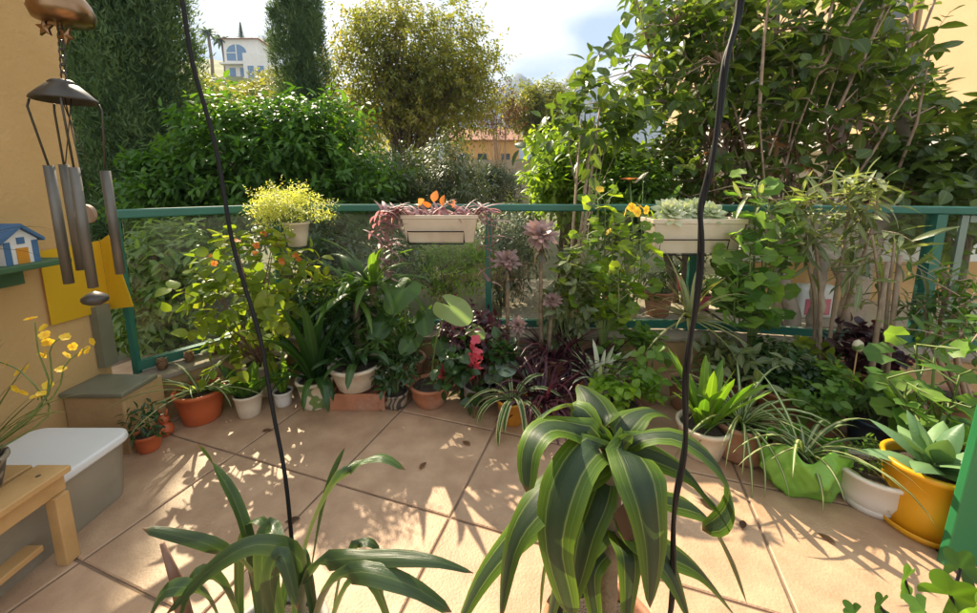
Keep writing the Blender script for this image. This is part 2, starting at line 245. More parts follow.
# ------------------------------------------------------------ mesh building
def nrm(v):
    v = np.asarray(v, float); return v/np.maximum(np.linalg.norm(v, axis=-1, keepdims=True), 1e-9)
class MB:
    def __init__(s): s.v = []; s.f = []; s.r = []; s.u = []; s.n = 0
    def add(s, V, faces, rnd=.5, uv=None):
        """faces: list of integer arrays (m,k); rnd scalar or per-face array in the same order"""
        V = np.asarray(V, float).reshape(-1, 3); tot = 0
        for fa in faces:
            fa = np.asarray(fa, int)
            if len(fa) == 0: continue
            s.f.append(fa+s.n); tot += len(fa)
        s.r.append(np.full(tot, rnd) if np.isscalar(rnd) else np.asarray(rnd, float).ravel())
        s.u.append(np.full((len(V), 2), .9) if uv is None else np.asarray(uv, float).reshape(-1, 2)); s.v.append(V); s.n += len(V)
        return s
    def box(s, lo, hi, bev=0, rnd=.5, mat=None):
        x0, y0, z0 = lo; x1, y1, z1 = hi
        V = np.array([(x, y, z) for z in (z0, z1) for (x, y) in ((x0, y0), (x1, y0), (x1, y1), (x0, y1))], float)
        if mat is not None: V = mat(V)
        return s.add(V, [[(0, 3, 2, 1), (4, 5, 6, 7), (0, 1, 5, 4), (1, 2, 6, 5), (2, 3, 7, 6), (3, 0, 4, 7)]], rnd)
    def tube(s, pts, rad, k=7, rnd=.5, cap=True):
        pts = np.asarray(pts, float); n = len(pts); rad = np.full(n, rad) if np.isscalar(rad) else np.interp(np.linspace(0, 1, n), np.linspace(0, 1, len(rad)), rad)
        T = nrm(np.gradient(pts, axis=0)); ref = np.array((0, 0, 1.)) if abs(T[:, 2].mean()) < .8 else np.array((1., 0, 0))
        A = nrm(np.cross(T, ref)); B = np.cross(T, A); th = np.arange(k)*2*math.pi/k
        V = pts[:, None]+rad[:, None, None]*(np.cos(th)[None, :, None]*A[:, None]+np.sin(th)[None, :, None]*B[:, None])
        i = np.arange(n-1)[:, None]*k; j = np.arange(k)[None]; j2 = (j+1) % k
        Q = np.stack([i+j, i+j2, i+k+j2, i+k+j], -1).reshape(-1, 4); fs = [Q]
        if cap: fs += [[tuple(range(k-1, -1, -1)), tuple((n-1)*k+q for q in range(k))]]
        return s.add(V.reshape(-1, 3), fs, rnd)
    def lathe(s, prof, c=(0, 0, 0), k=28, rnd=.5, cap=False, wob=0):
        prof = np.asarray(prof, float); n = len(prof); th = np.arange(k)*2*math.pi/k; w = 1+wob*np.sin(th*3+1)
        V = np.stack([prof[:, 0, None]*np.cos(th)*w, prof[:, 0, None]*np.sin(th)*w, np.repeat(prof[:, 1, None], k, 1)], -1)+np.asarray(c, float)
        i = np.arange(n-1)[:, None]*k; j = np.arange(k)[None]; j2 = (j+1) % k
        return s.add(V.reshape(-1, 3), [np.stack([i+j, i+j2, i+k+j2, i+k+j], -1).reshape(-1, 4)], rnd)
    def ribbon(s, pts, wid, side, fold=.15, rnd=.5, cols=5):
        """a leaf blade: pts along the midrib, wid half-width at each, side = sideways direction(s)"""
        pts = np.asarray(pts, float); n = len(pts); T = nrm(np.gradient(pts, axis=0)); side = np.broadcast_to(np.asarray(side, float), (n, 3))
        side = nrm(side-T*(side*T).sum(1, keepdims=True)); U = np.cross(side, T)
        U = np.where((U[:, 2:3] < 0) & (abs(U[:, 2:3]) > 2), -U, U)
        q = np.linspace(-1, 1, cols)
        V = pts[:, None]+wid[:, None, None]*(q[None, :, None]*side[:, None]+fold*(np.abs(q)**1.3)[None, :, None]*U[:, None])
        uv = np.stack(np.broadcast_arrays((q[None]+1)/2, np.linspace(0, 1, n)[:, None]), -1)
        i = np.arange(n-1)[:, None]*cols; j = np.arange(cols-1)[None]
        return s.add(V.reshape(-1, 3), [np.stack([i+j, i+j+1, i+cols+j+1, i+cols+j], -1).reshape(-1, 4)], rnd, uv)
    def batch(s, tmpl, pos, d, up, size, rnd, wr=1.0):
        """many copies of a leaf template; template x = along, y = across, z = up"""
        TV, TF, TU = tmpl; pos = np.asarray(pos, float); m = len(pos)
        if m == 0: return s
        d = nrm(d); sd = nrm(np.cross(up, d)); u = np.cross(d, sd); size = np.broadcast_to(size, (m,))[:, None, None]; wr = np.broadcast_to(wr, (m,))[:, None, None]
        V = pos[:, None]+size*(TV[None, :, 0:1]*d[:, None]+wr*TV[None, :, 1:2]*sd[:, None]+TV[None, :, 2:3]*u[:, None])
        nv = len(TV); off = (np.arange(m)*nv)[:, None, None]; fs = [(np.asarray(fa)[None]+off).reshape(-1, len(fa[0])) for fa in TF]
        rr = np.concatenate([np.repeat(rnd, len(fa)) for fa in TF])
        return s.add(V.reshape(-1, 3), fs, rr, np.tile(TU, (m, 1)))
def mesh(name, mb, smooth=True):
    me = bpy.data.meshes.new(name); V = np.concatenate(mb.v).astype(np.float32); U = np.concatenate(mb.u)
    loops = np.concatenate([f.ravel() for f in mb.f]).astype(np.int32); sizes = np.concatenate([np.full(len(f), f.shape[1]) for f in mb.f]).astype(np.int32)
    me.vertices.add(len(V)); me.vertices.foreach_set('co', V.ravel()); me.loops.add(len(loops)); me.loops.foreach_set('vertex_index', loops)
    me.polygons.add(len(sizes)); me.polygons.foreach_set('loop_start', np.concatenate([[0], np.cumsum(sizes)[:-1]]).astype(np.int32)); me.polygons.foreach_set('loop_total', sizes)
    me.update(calc_edges=True); me.validate()
    if len(me.polygons) == len(sizes):
        a = me.attributes.new('rnd', 'FLOAT', 'FACE'); a.data.foreach_set('value', np.clip(np.concatenate(mb.r), 0, 1).astype(np.float32))
        uv = me.uv_layers.new(name='UVMap'); uv.data.foreach_set('uv', U[loops].astype(np.float32).ravel())
    me.polygons.foreach_set('use_smooth', np.full(len(me.polygons), smooth))
    return me
def link(name, me, mat, parent=None, loc=(0, 0, 0)):
    o = bpy.data.objects.new(name, me); COL.objects.link(o); o.location = loc
    if mat: me.materials.clear(); me.materials.append(M[mat])
    if parent: o.parent = parent
    return o
def obj(name, mb, mat, parent=None, smooth=True, loc=(0, 0, 0)): return link(name, mesh(name, mb, smooth), mat, parent, loc)
def bevel(o, w=.004, seg=2):
    b = o.modifiers.new('bevel', 'BEVEL'); b.width = w; b.segments = seg; b.limit_method = 'ANGLE'; return o
def tag(o, label, cat, group=None, kind=None):
    if label: o['label'] = label
    if cat: o['category'] = cat
    if group: o['group'] = group
    if kind: o['kind'] = kind
    return o
def thing(name, label, cat, loc=(0, 0, 0), group=None, rz=0):
    o = bpy.data.objects.new(name, None); COL.objects.link(o); o.empty_display_size = .1; o.location = tuple(float(q) for q in loc); o.rotation_euler = (0, 0, rz)
    return tag(o, label, cat, group)
def struct(name, mb, mat, smooth=False): return tag(obj(name, mb, mat, None, smooth), None, None, kind='structure')

# leaf templates (x along, y across, z up), unit length
def grid_tmpl(rows, prof, width, fold, droop, cols=3):
    q = np.linspace(-1, 1, cols); V = []; U = []
    for r in rows:
        for c in q: V.append((r, c*width*prof(r), fold*abs(c)*width*prof(r)-droop*r*r)); U.append(((c+1)/2, r))
    n = len(rows); i = np.arange(n-1)[:, None]*cols; j = np.arange(cols-1)[None]
    return np.array(V), [np.stack([i+j, i+cols+j, i+cols+j+1, i+j+1], -1).reshape(-1, 4)], np.array(U)
ov = lambda r: math.sin(math.pi*min(1, max(.015, r))**.82)**.85 if r < 1 else .02
T_OVAL = grid_tmpl([0, .12, .3, .5, .7, .88, 1], ov, .23, .3, .22)
T_WIDE = grid_tmpl([0, .08, .25, .5, .75, .92, 1], ov, .36, .22, .2)
T_NARROW = grid_tmpl([0, .2, .45, .7, 1], lambda r: math.sin(math.pi*min(1, max(.03, r*.96+.03)))**.7, .085, .3, .25)
T_LITE = (np.array([(0, 0, 0), (.45, .22, .05), (1, 0, -.12), (.45, -.22, .05), (.5, 0, -.03)], float), [[(0, 4, 1), (1, 4, 2), (2, 4, 3), (3, 4, 0)]], np.array([(.5, 0), (1, .5), (.5, 1), (0, .5), (.5, .5)]))
T_SPRAY = (np.array([(0, 0, 0), (.3, .09, .02), (1, .02, -.06), (.55, -.08, .02)], float), [[(0, 3, 2, 1)]], np.array([(.5, 0), (1, .5), (.5, 1), (0, .5)]))
def fan_tmpl(radius, n=22, notch=.35, bowl=.12, cx=.45):
    th = np.linspace(-math.pi+notch, math.pi-notch, n); V = [(0, 0, 0)]; U = [(.5, 0)]
    for ring in (.5, 1):
        for a in th:
            r = radius(a)*ring; V.append((r*math.cos(a)+cx*ring*0, r*math.sin(a), bowl*ring*ring*(.6+.4*math.cos(3*a)))); U.append((.5+.45*math.sin(a)*ring, .5+.45*math.cos(a)*ring))
    tri = [(0, 1+i, 2+i) for i in range(n-1)]; Q = [(1+i, 1+n+i, 2+n+i, 2+i) for i in range(n-1)]
    return np.array(V), [tri, Q], np.array(U)
T_ROUND = fan_tmpl(lambda a: .5*(1+.09*math.cos(7*a)+.03*math.cos(14*a)))
T_HEART = fan_tmpl(lambda a: .42+.34*math.exp(-(a/.75)**2)+.1*math.exp(-((abs(a)-2.5)/.5)**2), 26, .25, -.16)
T_PALM = fan_tmpl(lambda a: .5*(.62+.38*abs(math.cos(2.5*a))**.8), 36, .5, .08)
T_PETAL = grid_tmpl([0, .3, .65, 1], lambda r: (.2, .75, 1, .55)[[0, .3, .65, 1].index(r)], .42, .15, .1)

def rnd01(n): return rng.random(n)
def ball(n):
    v = nrm(rng.normal(size=(n, 3))); return v
def arch(p0, az, e0, L, droop, n=9, k=1.4, sway=0.0):
    p = np.array(p0, float); out = [p.copy()]; ds = L/(n-1)
    for i in range(1, n):
        s = i/(n-1); e = e0-droop*s**k; a = az+sway*s
        p = p+ds*np.array((math.cos(e)*math.cos(a), math.cos(e)*math.sin(a), math.sin(e))); out.append(p.copy())
    return np.array(out)
PROF = {'strap': lambda s: (.55+.45*np.minimum(1, s/.35))*np.sqrt(np.maximum(0, 1-s**3.2))+.01,
        'lance': lambda s: np.sin(np.pi*np.clip(.1+.9*s, 0, 1)**.8)**.8+.01,
        'taper': lambda s: (1-s)**.7*(.75+.25*np.minimum(1, s/.2))+.01,
        'spoon': lambda s: (.35+.65*np.minimum(1, s/.6)**1.5)*np.sqrt(np.maximum(0, 1-s**5))+.01}
def strap(mb, p0, az, e0, L, W, droop, prof='strap', n=9, fold=.2, rnd=None, k=1.4, sway=0.0, tw=0.0, cols=5):
    pts = arch(p0, az, e0, L, droop, n, k, sway); s = np.linspace(0, 1, n); w = W/2*PROF[prof](s)
    a = az+sway*s; side = np.stack([-np.sin(a), np.cos(a), np.zeros(n)], -1)
    if tw: side[:, 2] = np.tan(np.clip(tw*s, -1.2, 1.2))
    return mb.ribbon(pts, w, side, fold, rng.random() if rnd is None else rnd, cols)
def straps(mb, n, p0, L, W, e=(40, 80), droop=(60, 110), prof='strap', fold=.2, jr=.02, k=1.4, az=(0, 360), nseg=9, sway=.25, cols=5):
    for i in range(n):
        a = R(az[0]+(az[1]-az[0])*((i*.381966) % 1)+rng.normal()*9); q = rng.random(); r = jr*rng.random()
        strap(mb, np.array(p0)+np.array((math.cos(a)*r, math.sin(a)*r, 0)), a, R(e[0]+(e[1]-e[0])*rng.random()), L*(.7+.45*rng.random()), W*(.8+.35*rng.random()),
              R(droop[0]+(droop[1]-droop[0])*rng.random()), prof, nseg, fold, None, k, rng.normal()*sway, rng.normal()*.3, cols)
def twigs(mb, base, d, ln, K, leaf, tmpl, wr=1, spread=1.0, sag=.15, stems=None, srad=.004, col=None):
    """leafy twigs: K leaves set alternately along each"""
    base = np.asarray(base, float); m = len(base); d = nrm(d); ln = np.broadcast_to(ln, (m,)); ref = nrm(np.cross(d, ball(m))); ref2 = np.cross(d, ref); tr = rnd01(m) if col is None else col
    for k in range(K):
        t = (k+.6)/K; ph = k*2.4+rnd01(m)*.8; pp = np.cos(ph)[:, None]*ref+np.sin(ph)[:, None]*ref2
        pos = base+d*(ln*t)[:, None]; pos[:, 2] -= sag*ln*t*t
        ld = nrm(d*(.55+.5*(k == K-1))+pp*spread+np.array((0, 0, -.25))); up = nrm(np.array((0, 0, 1.))+.6*ball(m)+.3*d)
        mb.batch(tmpl, pos, ld, up, leaf*(.7+.55*rnd01(m)), np.clip(tr*.65+.35*rnd01(m), 0, 1), wr)
    if stems is not None:
        for b, q, l in zip(base, d, ln): stems.tube([b, b+q*l*.5-np.array((0, 0, sag*l*.2)), b+q*l-np.array((0, 0, sag*l))], [srad, srad*.5], 4, cap=False)
def ell_clumps(n, c, r, rc, seed_up=.2):
    v = ball(n); v[:, 2] = v[:, 2]*.9+seed_up*.3; v = nrm(v); return np.asarray(c)+v*np.asarray(r)*(rng.random((n, 1))**.45)*.88
def shrub(name, label, base, ctr, rad, ncl, per, K, leaf, mat, tmpl=T_LITE, wr=1, rc=.34, group=None, cat='shrub', trunkmat='bark', ntr=3, tr=.05, spread=1.0, flat=1.0, kind=None, twl=None):
    """a woody plant: trunk and limbs to clumps of leafy twigs filling an uneven crown"""
    base = np.asarray(base, float); root = thing(name, label, cat, base, group); ctr = np.asarray(ctr, float)-base; rad = np.asarray(rad, float)
    cl = ell_clumps(ncl, ctr, rad, rc); mb = MB(); st = MB()
    for i in range(ntr):
        a = rng.random()*6.28; top = ctr+np.array((math.cos(a)*rad[0]*.3, math.sin(a)*rad[1]*.3, rad[2]*(.1+.4*rng.random()))); b0 = np.array((math.cos(a), math.sin(a), 0))*tr*1.2*(ntr > 1)
        mid = b0*.6+top*.5+rng.normal(size=3)*.06*rad.min(); st.tube([b0, b0*.6+(mid-b0)*.5+rng.normal(size=3)*.03*rad.min(), mid, top], [tr, tr*.8, tr*.35], 8)
        for c in cl[i::ntr]:
            f = .25+.6*rng.random(); p = mid+(top-mid)*f if rng.random() < .6 else b0+(mid-b0)*(.5+.5*f)
            m2 = (p+c)/2+rng.normal(size=3)*.08*rad.min()+np.array((0, 0, -.05*rad[2])); st.tube([p, m2, c], [tr*.32, tr*.2, tr*.07], 5, cap=False)
    tone = rng.random(ncl)
    for c, tn in zip(cl, tone):
        rr = rc*rad*(.6+.7*rng.random()); v = ball(per); pos = c+v*rr*(rng.random((per, 1))**.5); out = nrm((pos-ctr)/rad)
        d = nrm(out*.8+v*.6+np.array((0, 0, .3))+.35*ball(per)); l = (twl or leaf*2.2)*(.6+.8*rnd01(per))
        twigs(mb, pos, d, l, K, leaf, tmpl, wr, spread, col=np.clip(tn*.5+.5*rnd01(per), 0, 1))
    obj('trunk', st, trunkmat, root); obj('crown', mb, mat, root)
    return root
def cypress(name, label, base, H, rad, n, mat='cypress', group=None):
    base = np.asarray(base, float); root = thing(name, label, 'tree', base, group); st = MB(); st.tube([(0, 0, -.1), (0, 0, H*.5), (0, 0, H*.97)], [rad*.13, rad*.09, .01], 8); obj('trunk', st, 'bark', root)
    mb = MB(); ng = int(1500*H/8.6); per = n//ng; prof = lambda h: np.clip((h/.06), .35, 1)*np.clip((1-h)*2.1, 0, 1)**.75
    gh = rng.random(ng); ga = rng.random(ng)*6.283; gr = rad*prof(gh)*(1.0-.45*rng.random(ng)**1.2)*(.92+.1*np.sin(ga*3+gh*17)); tone = rng.random(ng)
    gc = np.stack([gr*np.cos(ga), gr*np.sin(ga), .15+gh*(H-.25)], -1); gc = np.repeat(gc, per, 0); a = np.repeat(ga, per)+.5*rng.normal(size=ng*per); m = len(gc)
    off = rng.normal(size=(m, 3))*np.array((.075, .075, .15))*min(1, rad); pos = gc+off
    d = nrm(np.stack([np.cos(a)*.45, np.sin(a)*.45, np.full(m, .8)], -1)+.5*rng.normal(size=(m, 3))); up = nrm(np.stack([np.cos(a), np.sin(a), np.full(m, .2)], -1)+.7*ball(m))
    mb.batch(T_SPRAY, pos, d, up, .085*(.5+rnd01(m)), np.clip(np.repeat(tone, per)*.6+.4*rnd01(m), 0, 1), 1.3)
    obj('crown', mb, mat, root)
    core = MB(); k = 14; hh = np.linspace(0.02, .98, 12); core.lathe([(max(.01, rad*.4*min(1, q/.06+.35)*min(1, (1-q)*2.1)**.75), .15+q*(H-.2)) for q in hh], k=k); obj('inner_twigs', core, mat, root)
    return root

# ------------------------------------------------------------ ground, terrace, far land
ANG = R(-18.5)
floor_poly = [(-1.93, -.55), (-1.93, 1.95), (-1.45, 2.62), (1.6, 2.62), (3.4, 2.0), (3.4, -.55)]
mb = MB(); A0 = F(450, 517); e1 = np.array((math.cos(ANG), math.sin(ANG))); e2 = np.array((-math.sin(ANG), math.cos(ANG))); TS = .535; gp = .0045
for i in range(-9, 10):
    for j in range(-9, 10):
        c = A0[:2]+e1*TS*(i+.5)+e2*TS*(j+.5)
        if not (-2.4 < c[0] < 4.2 and -1.3 < c[1] < 3.0): continue
        h_ = TS/2-gp; b_ = .004
        V = [(c[0]+e1[0]*a*s+e2[0]*b*s, c[1]+e1[1]*a*s+e2[1]*b*s, z) for s, z in ((h_, -.008), (h_, -.003), (h_-b_, 0)) for a, b in ((-1, -1), (1, -1), (1, 1), (-1, 1))]
        Q = [(8, 9, 10, 11)]+[(r*4+q, r*4+(q+1) % 4, r*4+4+(q+1) % 4, r*4+4+q) for r in (0, 1) for q in range(4)]
        mb.add(V, [Q], rng.random())
struct('terrace_floor', mb, 'tile')
mb = MB().box((-2.6, -1.6, -.11), (4.6, 3.2, -.006)); struct('terrace_slab', mb, 'grout')
GZ = -.14
mb = MB(); 
mb.add([(-600, 2.2, GZ-.03), (600, 2.2, GZ-.03), (600, 900, GZ-.03), (-600, 900, GZ-.03)], [[(0, 1, 2, 3)]]); mb.add([(-600, -60, GZ-.034), (600, -60, GZ-.034), (600, 2.2, GZ-.034), (-600, 2.2, GZ-.034)], [[(0, 1, 2, 3)]])
struct('ground', mb, 'earth')
mb = MB().add([(.1, 2.75, GZ-.02), (2.35, 2.75, GZ-.02), (2.5, 5.6, GZ-.02), (.2, 5.6, GZ-.02)], [[(0, 1, 2, 3)]]); struct('gravel_path', mb, 'gravel')
n = 5000; mb = MB(); ps = np.stack([.15+2.2*rnd01(n), 2.8+2.7*rnd01(n), np.full(n, GZ-.018)], -1); dd = ball(n); dd[:, 2] *= .3
mb.batch(T_LITE, ps, dd, np.tile((0, 0, 1.), (n, 1)), .02+.03*rnd01(n), rnd01(n)); tag(obj('gravel', mb, 'gravel'), 'loose pale gravel chips and dry leaves', 'gravel', kind='stuff')
mb = MB().add([(2.38, 2.6, GZ-.016), (9, 2.6, GZ-.016), (9, 5.3, GZ-.016), (2.52, 5.3, GZ-.016)], [[(0, 1, 2, 3)]]); struct('path', mb, 'path')
# hill and mountains
def heightfield(x0, x1, y0, y1, nx, ny, fn):
    X, Yv = np.meshgrid(np.linspace(x0, x1, nx), np.linspace(y0, y1, ny)); Z = fn(X, Yv); i = np.arange(ny-1)[:, None]*nx; j = np.arange(nx-1)[None]
    return MB().add(np.stack([X, Yv, Z], -1).reshape(-1, 3), [np.stack([i+j, i+j+1, i+nx+j+1, i+nx+j], -1).reshape(-1, 4)])
def hillz(X, Y):
    s = np.clip((Y-16)/62, 0, 1.6); lat = 1/(1+np.exp((X+.30*Y)/(.09*Y+2))); return GZ-.2+24*s*lat+.5*np.sin(X*.3)*np.sin(Y*.23)*np.minimum(1, s*4)
struct('hillside', heightfield(-140, 20, 15, 116, 70, 60, hillz), 'hillground', True)
def mtz(X, Y):
    r = np.exp(-((Y-720)/110)**2); pk = 130+70*np.exp(-((X-46)/42)**2)+62*np.exp(-((X-165)/60)**2)+40*np.exp(-((X+90)/60)**2)+7*np.abs(np.sin(X*.047+1))+5*np.abs(np.sin(X*.11+.5+Y*.01))+4*np.sin(X*.27)+2*np.sin(X*.6)
    return -2+r*pk*(1+.05*np.sin(Y*.05+X*.03))
struct('mountains', heightfield(-500, 700, 480, 900, 160, 40, mtz), 'rock', True)

# ------------------------------------------------------------ buildings and walls
w = thing('orange_wall', 'orange rendered house wall behind the wind chime', 'wall', (-2.1, 0, 0))
obj('wall', MB().box((-.1, -.8, -.005), (.2, 1.80, 3.2)), 'wall', w, False)
obj('corner_post', MB().box((.205, 1.735, .335), (.24, 1.80, .64)), 'post', w, False)
# kerb round the terrace
RP = [np.array(q) for q in ((-1.83, 1.86), (-1.38, 2.46), (.0, 2.5), (1.35, 2.47), (2.62, 2.22), (3.35, 1.92))]
def offs(pts, d):
    out = []
    for i, p in enumerate(pts):
        a = pts[max(0, i-1)]; b = pts[min(len(pts)-1, i+1)]; t = (b-a)/np.linalg.norm(b-a); out.append(p+d*np.array((-t[1], t[0])))
    return out
def wallstrip(mb, pts, d0, d1, z0, z1):
    A = offs(pts, d0); B = offs(pts, d1); n = len(pts); V = [(*q, z) for z in (z0, z1) for q in A]+[(*q, z) for z in (z0, z1) for q in B]
    f = []
    for i in range(n-1): f += [(i, i+1, n+i+1, n+i), (2*n+i+1, 2*n+i, 3*n+i, 3*n+i+1), (n+i, n+i+1, 3*n+i+1, 3*n+i), (i+1, i, 2*n+i, 2*n+i+1)]
    f += [(0, n, 3*n, 2*n), (n-1, 2*n+n-1, 3*n+n-1, 2*n-1)]
    return mb.add(V, [f])
k = thing('kerb_wall', 'low stone kerb running under the glass balustrade', 'low wall')
bevel(obj('kerb', wallstrip(MB(), RP, -.12, .09, -.12, .215), 'kerb', k, False), .01)
bevel(obj('coping', wallstrip(MB(), RP, -.14, .10, .217, .245), 'concrete', k, False), .006)
pd = thing('pedestal', 'short square pier with grey cap at the orange wall foot', 'pier', (-1.80, 1.62, 0))
bevel(obj('shaft', MB().box((-.098, -.05, -.005), (.17, .16, .28)), 'kerb', pd, False), .008); bevel(obj('cap', MB().box((-.098, -.065, .282), (.185, .12, .305)), 'post', pd, False), .006)
# glass balustrade
bal = thing('glass_balustrade', 'green metal balustrade with clear glass panels around the terrace', 'balustrade')
RZ = 1.095
obj('handrail', wallstrip(MB(), RP, -.03, .03, RZ-.045, RZ), 'rail', bal, False).modifiers.new('b', 'BEVEL').width = .006
obj('bottom_rail', wallstrip(MB(), RP, -.02, .02, .262, .31), 'rail', bal, False)
for i, p in enumerate(RP):
    hw = (.013, .02, .02, .02, .03, .02)[i]; obj('post', MB().box((p[0]-hw, p[1]-hw, .2455), (p[0]+hw, p[1]+hw, RZ-.046)), 'rail', bal, False)
for i in range(5):
    a, b = RP[i], RP[i+1]; t = (b-a)/np.linalg.norm(b-a); a2 = a+t*.025; b2 = b-t*.025
    obj('glass_panel', wallstrip(MB(), [a2, b2], -.004, .004, .312, RZ-.048 if i != 4 else RZ-.09), 'glass', bal, False)
p = RP[4]; t = (RP[5]-p)/np.linalg.norm(RP[5]-p)
obj('panel_frame', wallstrip(MB(), [p+t*.10, p+t*.13], -.012, .012, .313, RZ-.05), 'railpale', bal, False); obj('panel_frame', wallstrip(MB(), [p+t*.135, RP[5]-t*.03], -.012, .012, RZ-.089, RZ-.05), 'railpale', bal, False)
# small garden wall with orange plinth
gw = thing('garden_wall', 'low white garden wall with orange plinth behind the tree trunks', 'wall', (3.05, 4.5, GZ-.02))
obj('plinth', MB().box((0, -.03, 0), (4.5, .2, .48)), 'plinth', gw, False); obj('upper_wall', MB().box((.0, 0, .482), (4.5, .17, 1.05)), 'wallw', gw, False)
# neighbour's house
nh = thing('neighbour_house', 'sunlit orange house with white ground floor beyond the hedge', 'house', (6.4, 5.2, GZ-.02))
obj('wall', MB().box((0, 0, 2.05), (7, 9, 8.2)), 'walllit', nh, False); obj('ground_floor', MB().box((.0, .0, 0), (7, 9, 2.04)), 'wallw', nh, False)
obj('balcony', MB().box((-.7, 1.4, 2.0), (-.003, 8.0, 2.16)).box((-.7, 1.4, 2.162), (-.62, 8.0, 2.9)), 'wallw', nh, False)
for y0, z0 in ((1.0, 3.0), (3.6, 3.0), (6.0, 3.0), (1.0, 5.6), (3.6, 5.6)):
    wf = obj('window', MB().box((-.04, y0-.08, z0-.08), (-.003, y0, z0+1.5)).box((-.04, y0+1.0, z0-.08), (-.003, y0+1.08, z0+1.5)).box((-.05, y0-.12, z0+1.502), (-.003, y0+1.12, z0+1.62)), 'darkwood', nh, False)
    obj('pane', MB().box((-.02, y0+.001, z0-.04), (-.004, y0+.999, z0+1.5)), 'pane', wf, False)
# pale house and wall in the mid distance
D = 26
a = P(452, 152, D); b = P(524, 118, D)
fw = thing('boundary_wall', 'long pale boundary wall far across the gardens', 'wall', (a[0], D, GZ-.2)); obj('wall', MB().box((-4, 0, 0), (b[0]-a[0]+3, .3, 3.4)), 'concrete', fw, False)
fh = thing('distant_house', 'pink house with tiled roof far beyond the round tree', 'house', (P(480, 140, 34)[0], 34, GZ-.2))
obj('wall', MB().box((-3, 0, 0), (3.4, 5, 5.6)), 'plinth', fh, False)
obj('roof', MB().add([(-3.4, -.4, 5.62), (3.8, -.4, 5.62), (3.8, 5.4, 5.62), (-3.4, 5.4, 5.62), (-3.2, 2.5, 7.0), (3.6, 2.5, 7.0)], [[(0, 1, 5, 4), (2, 3, 4, 5), (3, 2, 1, 0)], [(1, 2, 5), (3, 0, 4)]]), 'roof', fh, False)
for q in (-2, -.2, 1.8): obj('window', MB().box((q, -.03, 3.2), (q+.8, -.002, 4.5)), 'pane', fh, False)
# villa on the hill
D = 77; vb = P(227, 84, D)
vl = thing('villa', 'white hillside villa with red roof and arched blue window', 'house', (vb[0], D, vb[2]-1.5), rz=R(0))
V0 = 1.5
obj('wall', MB().box((0, 0, -8), (6.6, 7, V0+8.0)).box((4.2, -1.2, -8), (9.2, -.003, V0+5.2)), 'wallw', vl, False)
obj('roof', MB().add([(-.5, -.6, V0+8.02), (7.1, -.6, V0+8.02), (7.1, 7.5, V0+8.02), (-.5, 7.5, V0+8.02), (1.6, 3.4, V0+9.5), (5, 3.4, V0+9.5)], [[(0, 1, 5, 4), (2, 3, 4, 5), (3, 2, 1, 0)], [(1, 2, 5), (3, 0, 4)]]), 'roof', vl, False)
an = np.linspace(0, math.pi, 11); ar = [(2.4+1.9*math.cos(q), -.06, V0+5.6+1.5*math.sin(q)) for q in an]
aw = MB(); aw.add([(.5, -.06, V0+4.2), (4.3, -.06, V0+4.2)]+ar+[(2.4, -.06, V0+5)], [[(13, 1+k, 2+k) for k in range(1, 11)]+[(13, 0, 1), (13, 1, 2), (13, 12, 0)]]); win = obj('arched_window', aw, 'bluepane', vl, False)
obj('mullion', MB().box((2.3, -.12, V0+4.2), (2.5, -.065, V0+7.1)).box((.5, -.12, V0+5.5), (2.298, -.065, V0+5.65)), 'wallw', win, False)
for q in (.8, 2.8, 5.0, 6.9): obj('window', MB().box((q, -1.26 if q > 4 else -.06, V0+.6), (q+1.1, -1.203 if q > 4 else -.003, V0+2.9)), 'bluepane', vl, False)
obj('balcony', MB().box((-.4, -1.1, V0+3.3), (4.15, -.004, V0+3.6)), 'wallw', vl, False)

hz = MB().box((-640, -64, -2.5), (740, 930, 212)); ho = tag(obj('haze', hz, None, None, False), 'thin pale haze over the far hills', 'haze', kind='stuff')
hm_ = bpy.data.materials.new('haze'); hm_.use_nodes = True; ht = hm_.node_tree; ht.nodes.clear(); hv = N(ht, 'ShaderNodeVolumePrincipled'); hv.inputs['Color'].default_value = (.6, .76, 1.0, 1); hv.inputs['Density'].default_value = .0006; hv.inputs['Anisotropy'].default_value = .0
ho.data.materials.append(hm_); ht.links.new(hv.outputs[0], N(ht, 'ShaderNodeOutputMaterial').inputs['Volume'])
# ------------------------------------------------------------ trees and shrubs of the garden
def G3(px, py, D): q = P(px, py, D); return q
def gbase(px, D): q = P(px, 188, D); return (q[0], D, GZ-.05)
cypress('cypress', 'broad dark cypress standing left behind the glass by the orange wall', gbase(145, 6.3), 8.6, .95, 150000)
cypress('cypress', 'slim pointed dark cypress rising behind the big citrus bush', gbase(311, 10.5), 9.4, .74, 90000)
shrub('evergreen_tree', 'dark conifer squeezed between the orange wall and broad cypress', gbase(70, 8.5), G3(70, 100, 8.5), (1.5, 1.2, 3.2), 60, 26, 6, .16, 'conifer', T_SPRAY, 1, .3, cat='tree', ntr=1, tr=.14)
shrub('citrus_bush', 'large glossy dark green citrus bush rising over the left handrail', gbase(290, 4.6), G3(290, 178, 4.6), (1.32, .85, .92), 90, 26, 7, .1, 'citrus', T_OVAL, .9, .3, ntr=3, tr=.06)
shrub('citrus_bush', 'lower leafy citrus bush seen through the left glass panel', gbase(205, 2.9), G3(186, 290, 2.9), (.6, .25, .46), 48, 24, 7, .08, 'citruslit', T_OVAL, .9, .34, ntr=2, tr=.04)
shrub('citrus_bush', 'leafy citrus bush whose sunlit top shows left of the handrail', gbase(190, 4.3), G3(185, 205, 4.3), (.6, .3, .5), 34, 24, 7, .09, 'citrus', T_OVAL, .9, .34, ntr=2, tr=.04)
shrub('round_tree', 'broad round yellowish tree with several trunks behind the citrus bush', gbase(418, 13), G3(412, 83, 13), (2.85, 2.2, 2.55), 150, 30, 7, .15, 'olive', T_LITE, 1, .3, cat='tree', trunkmat='bark', ntr=5, tr=.13)
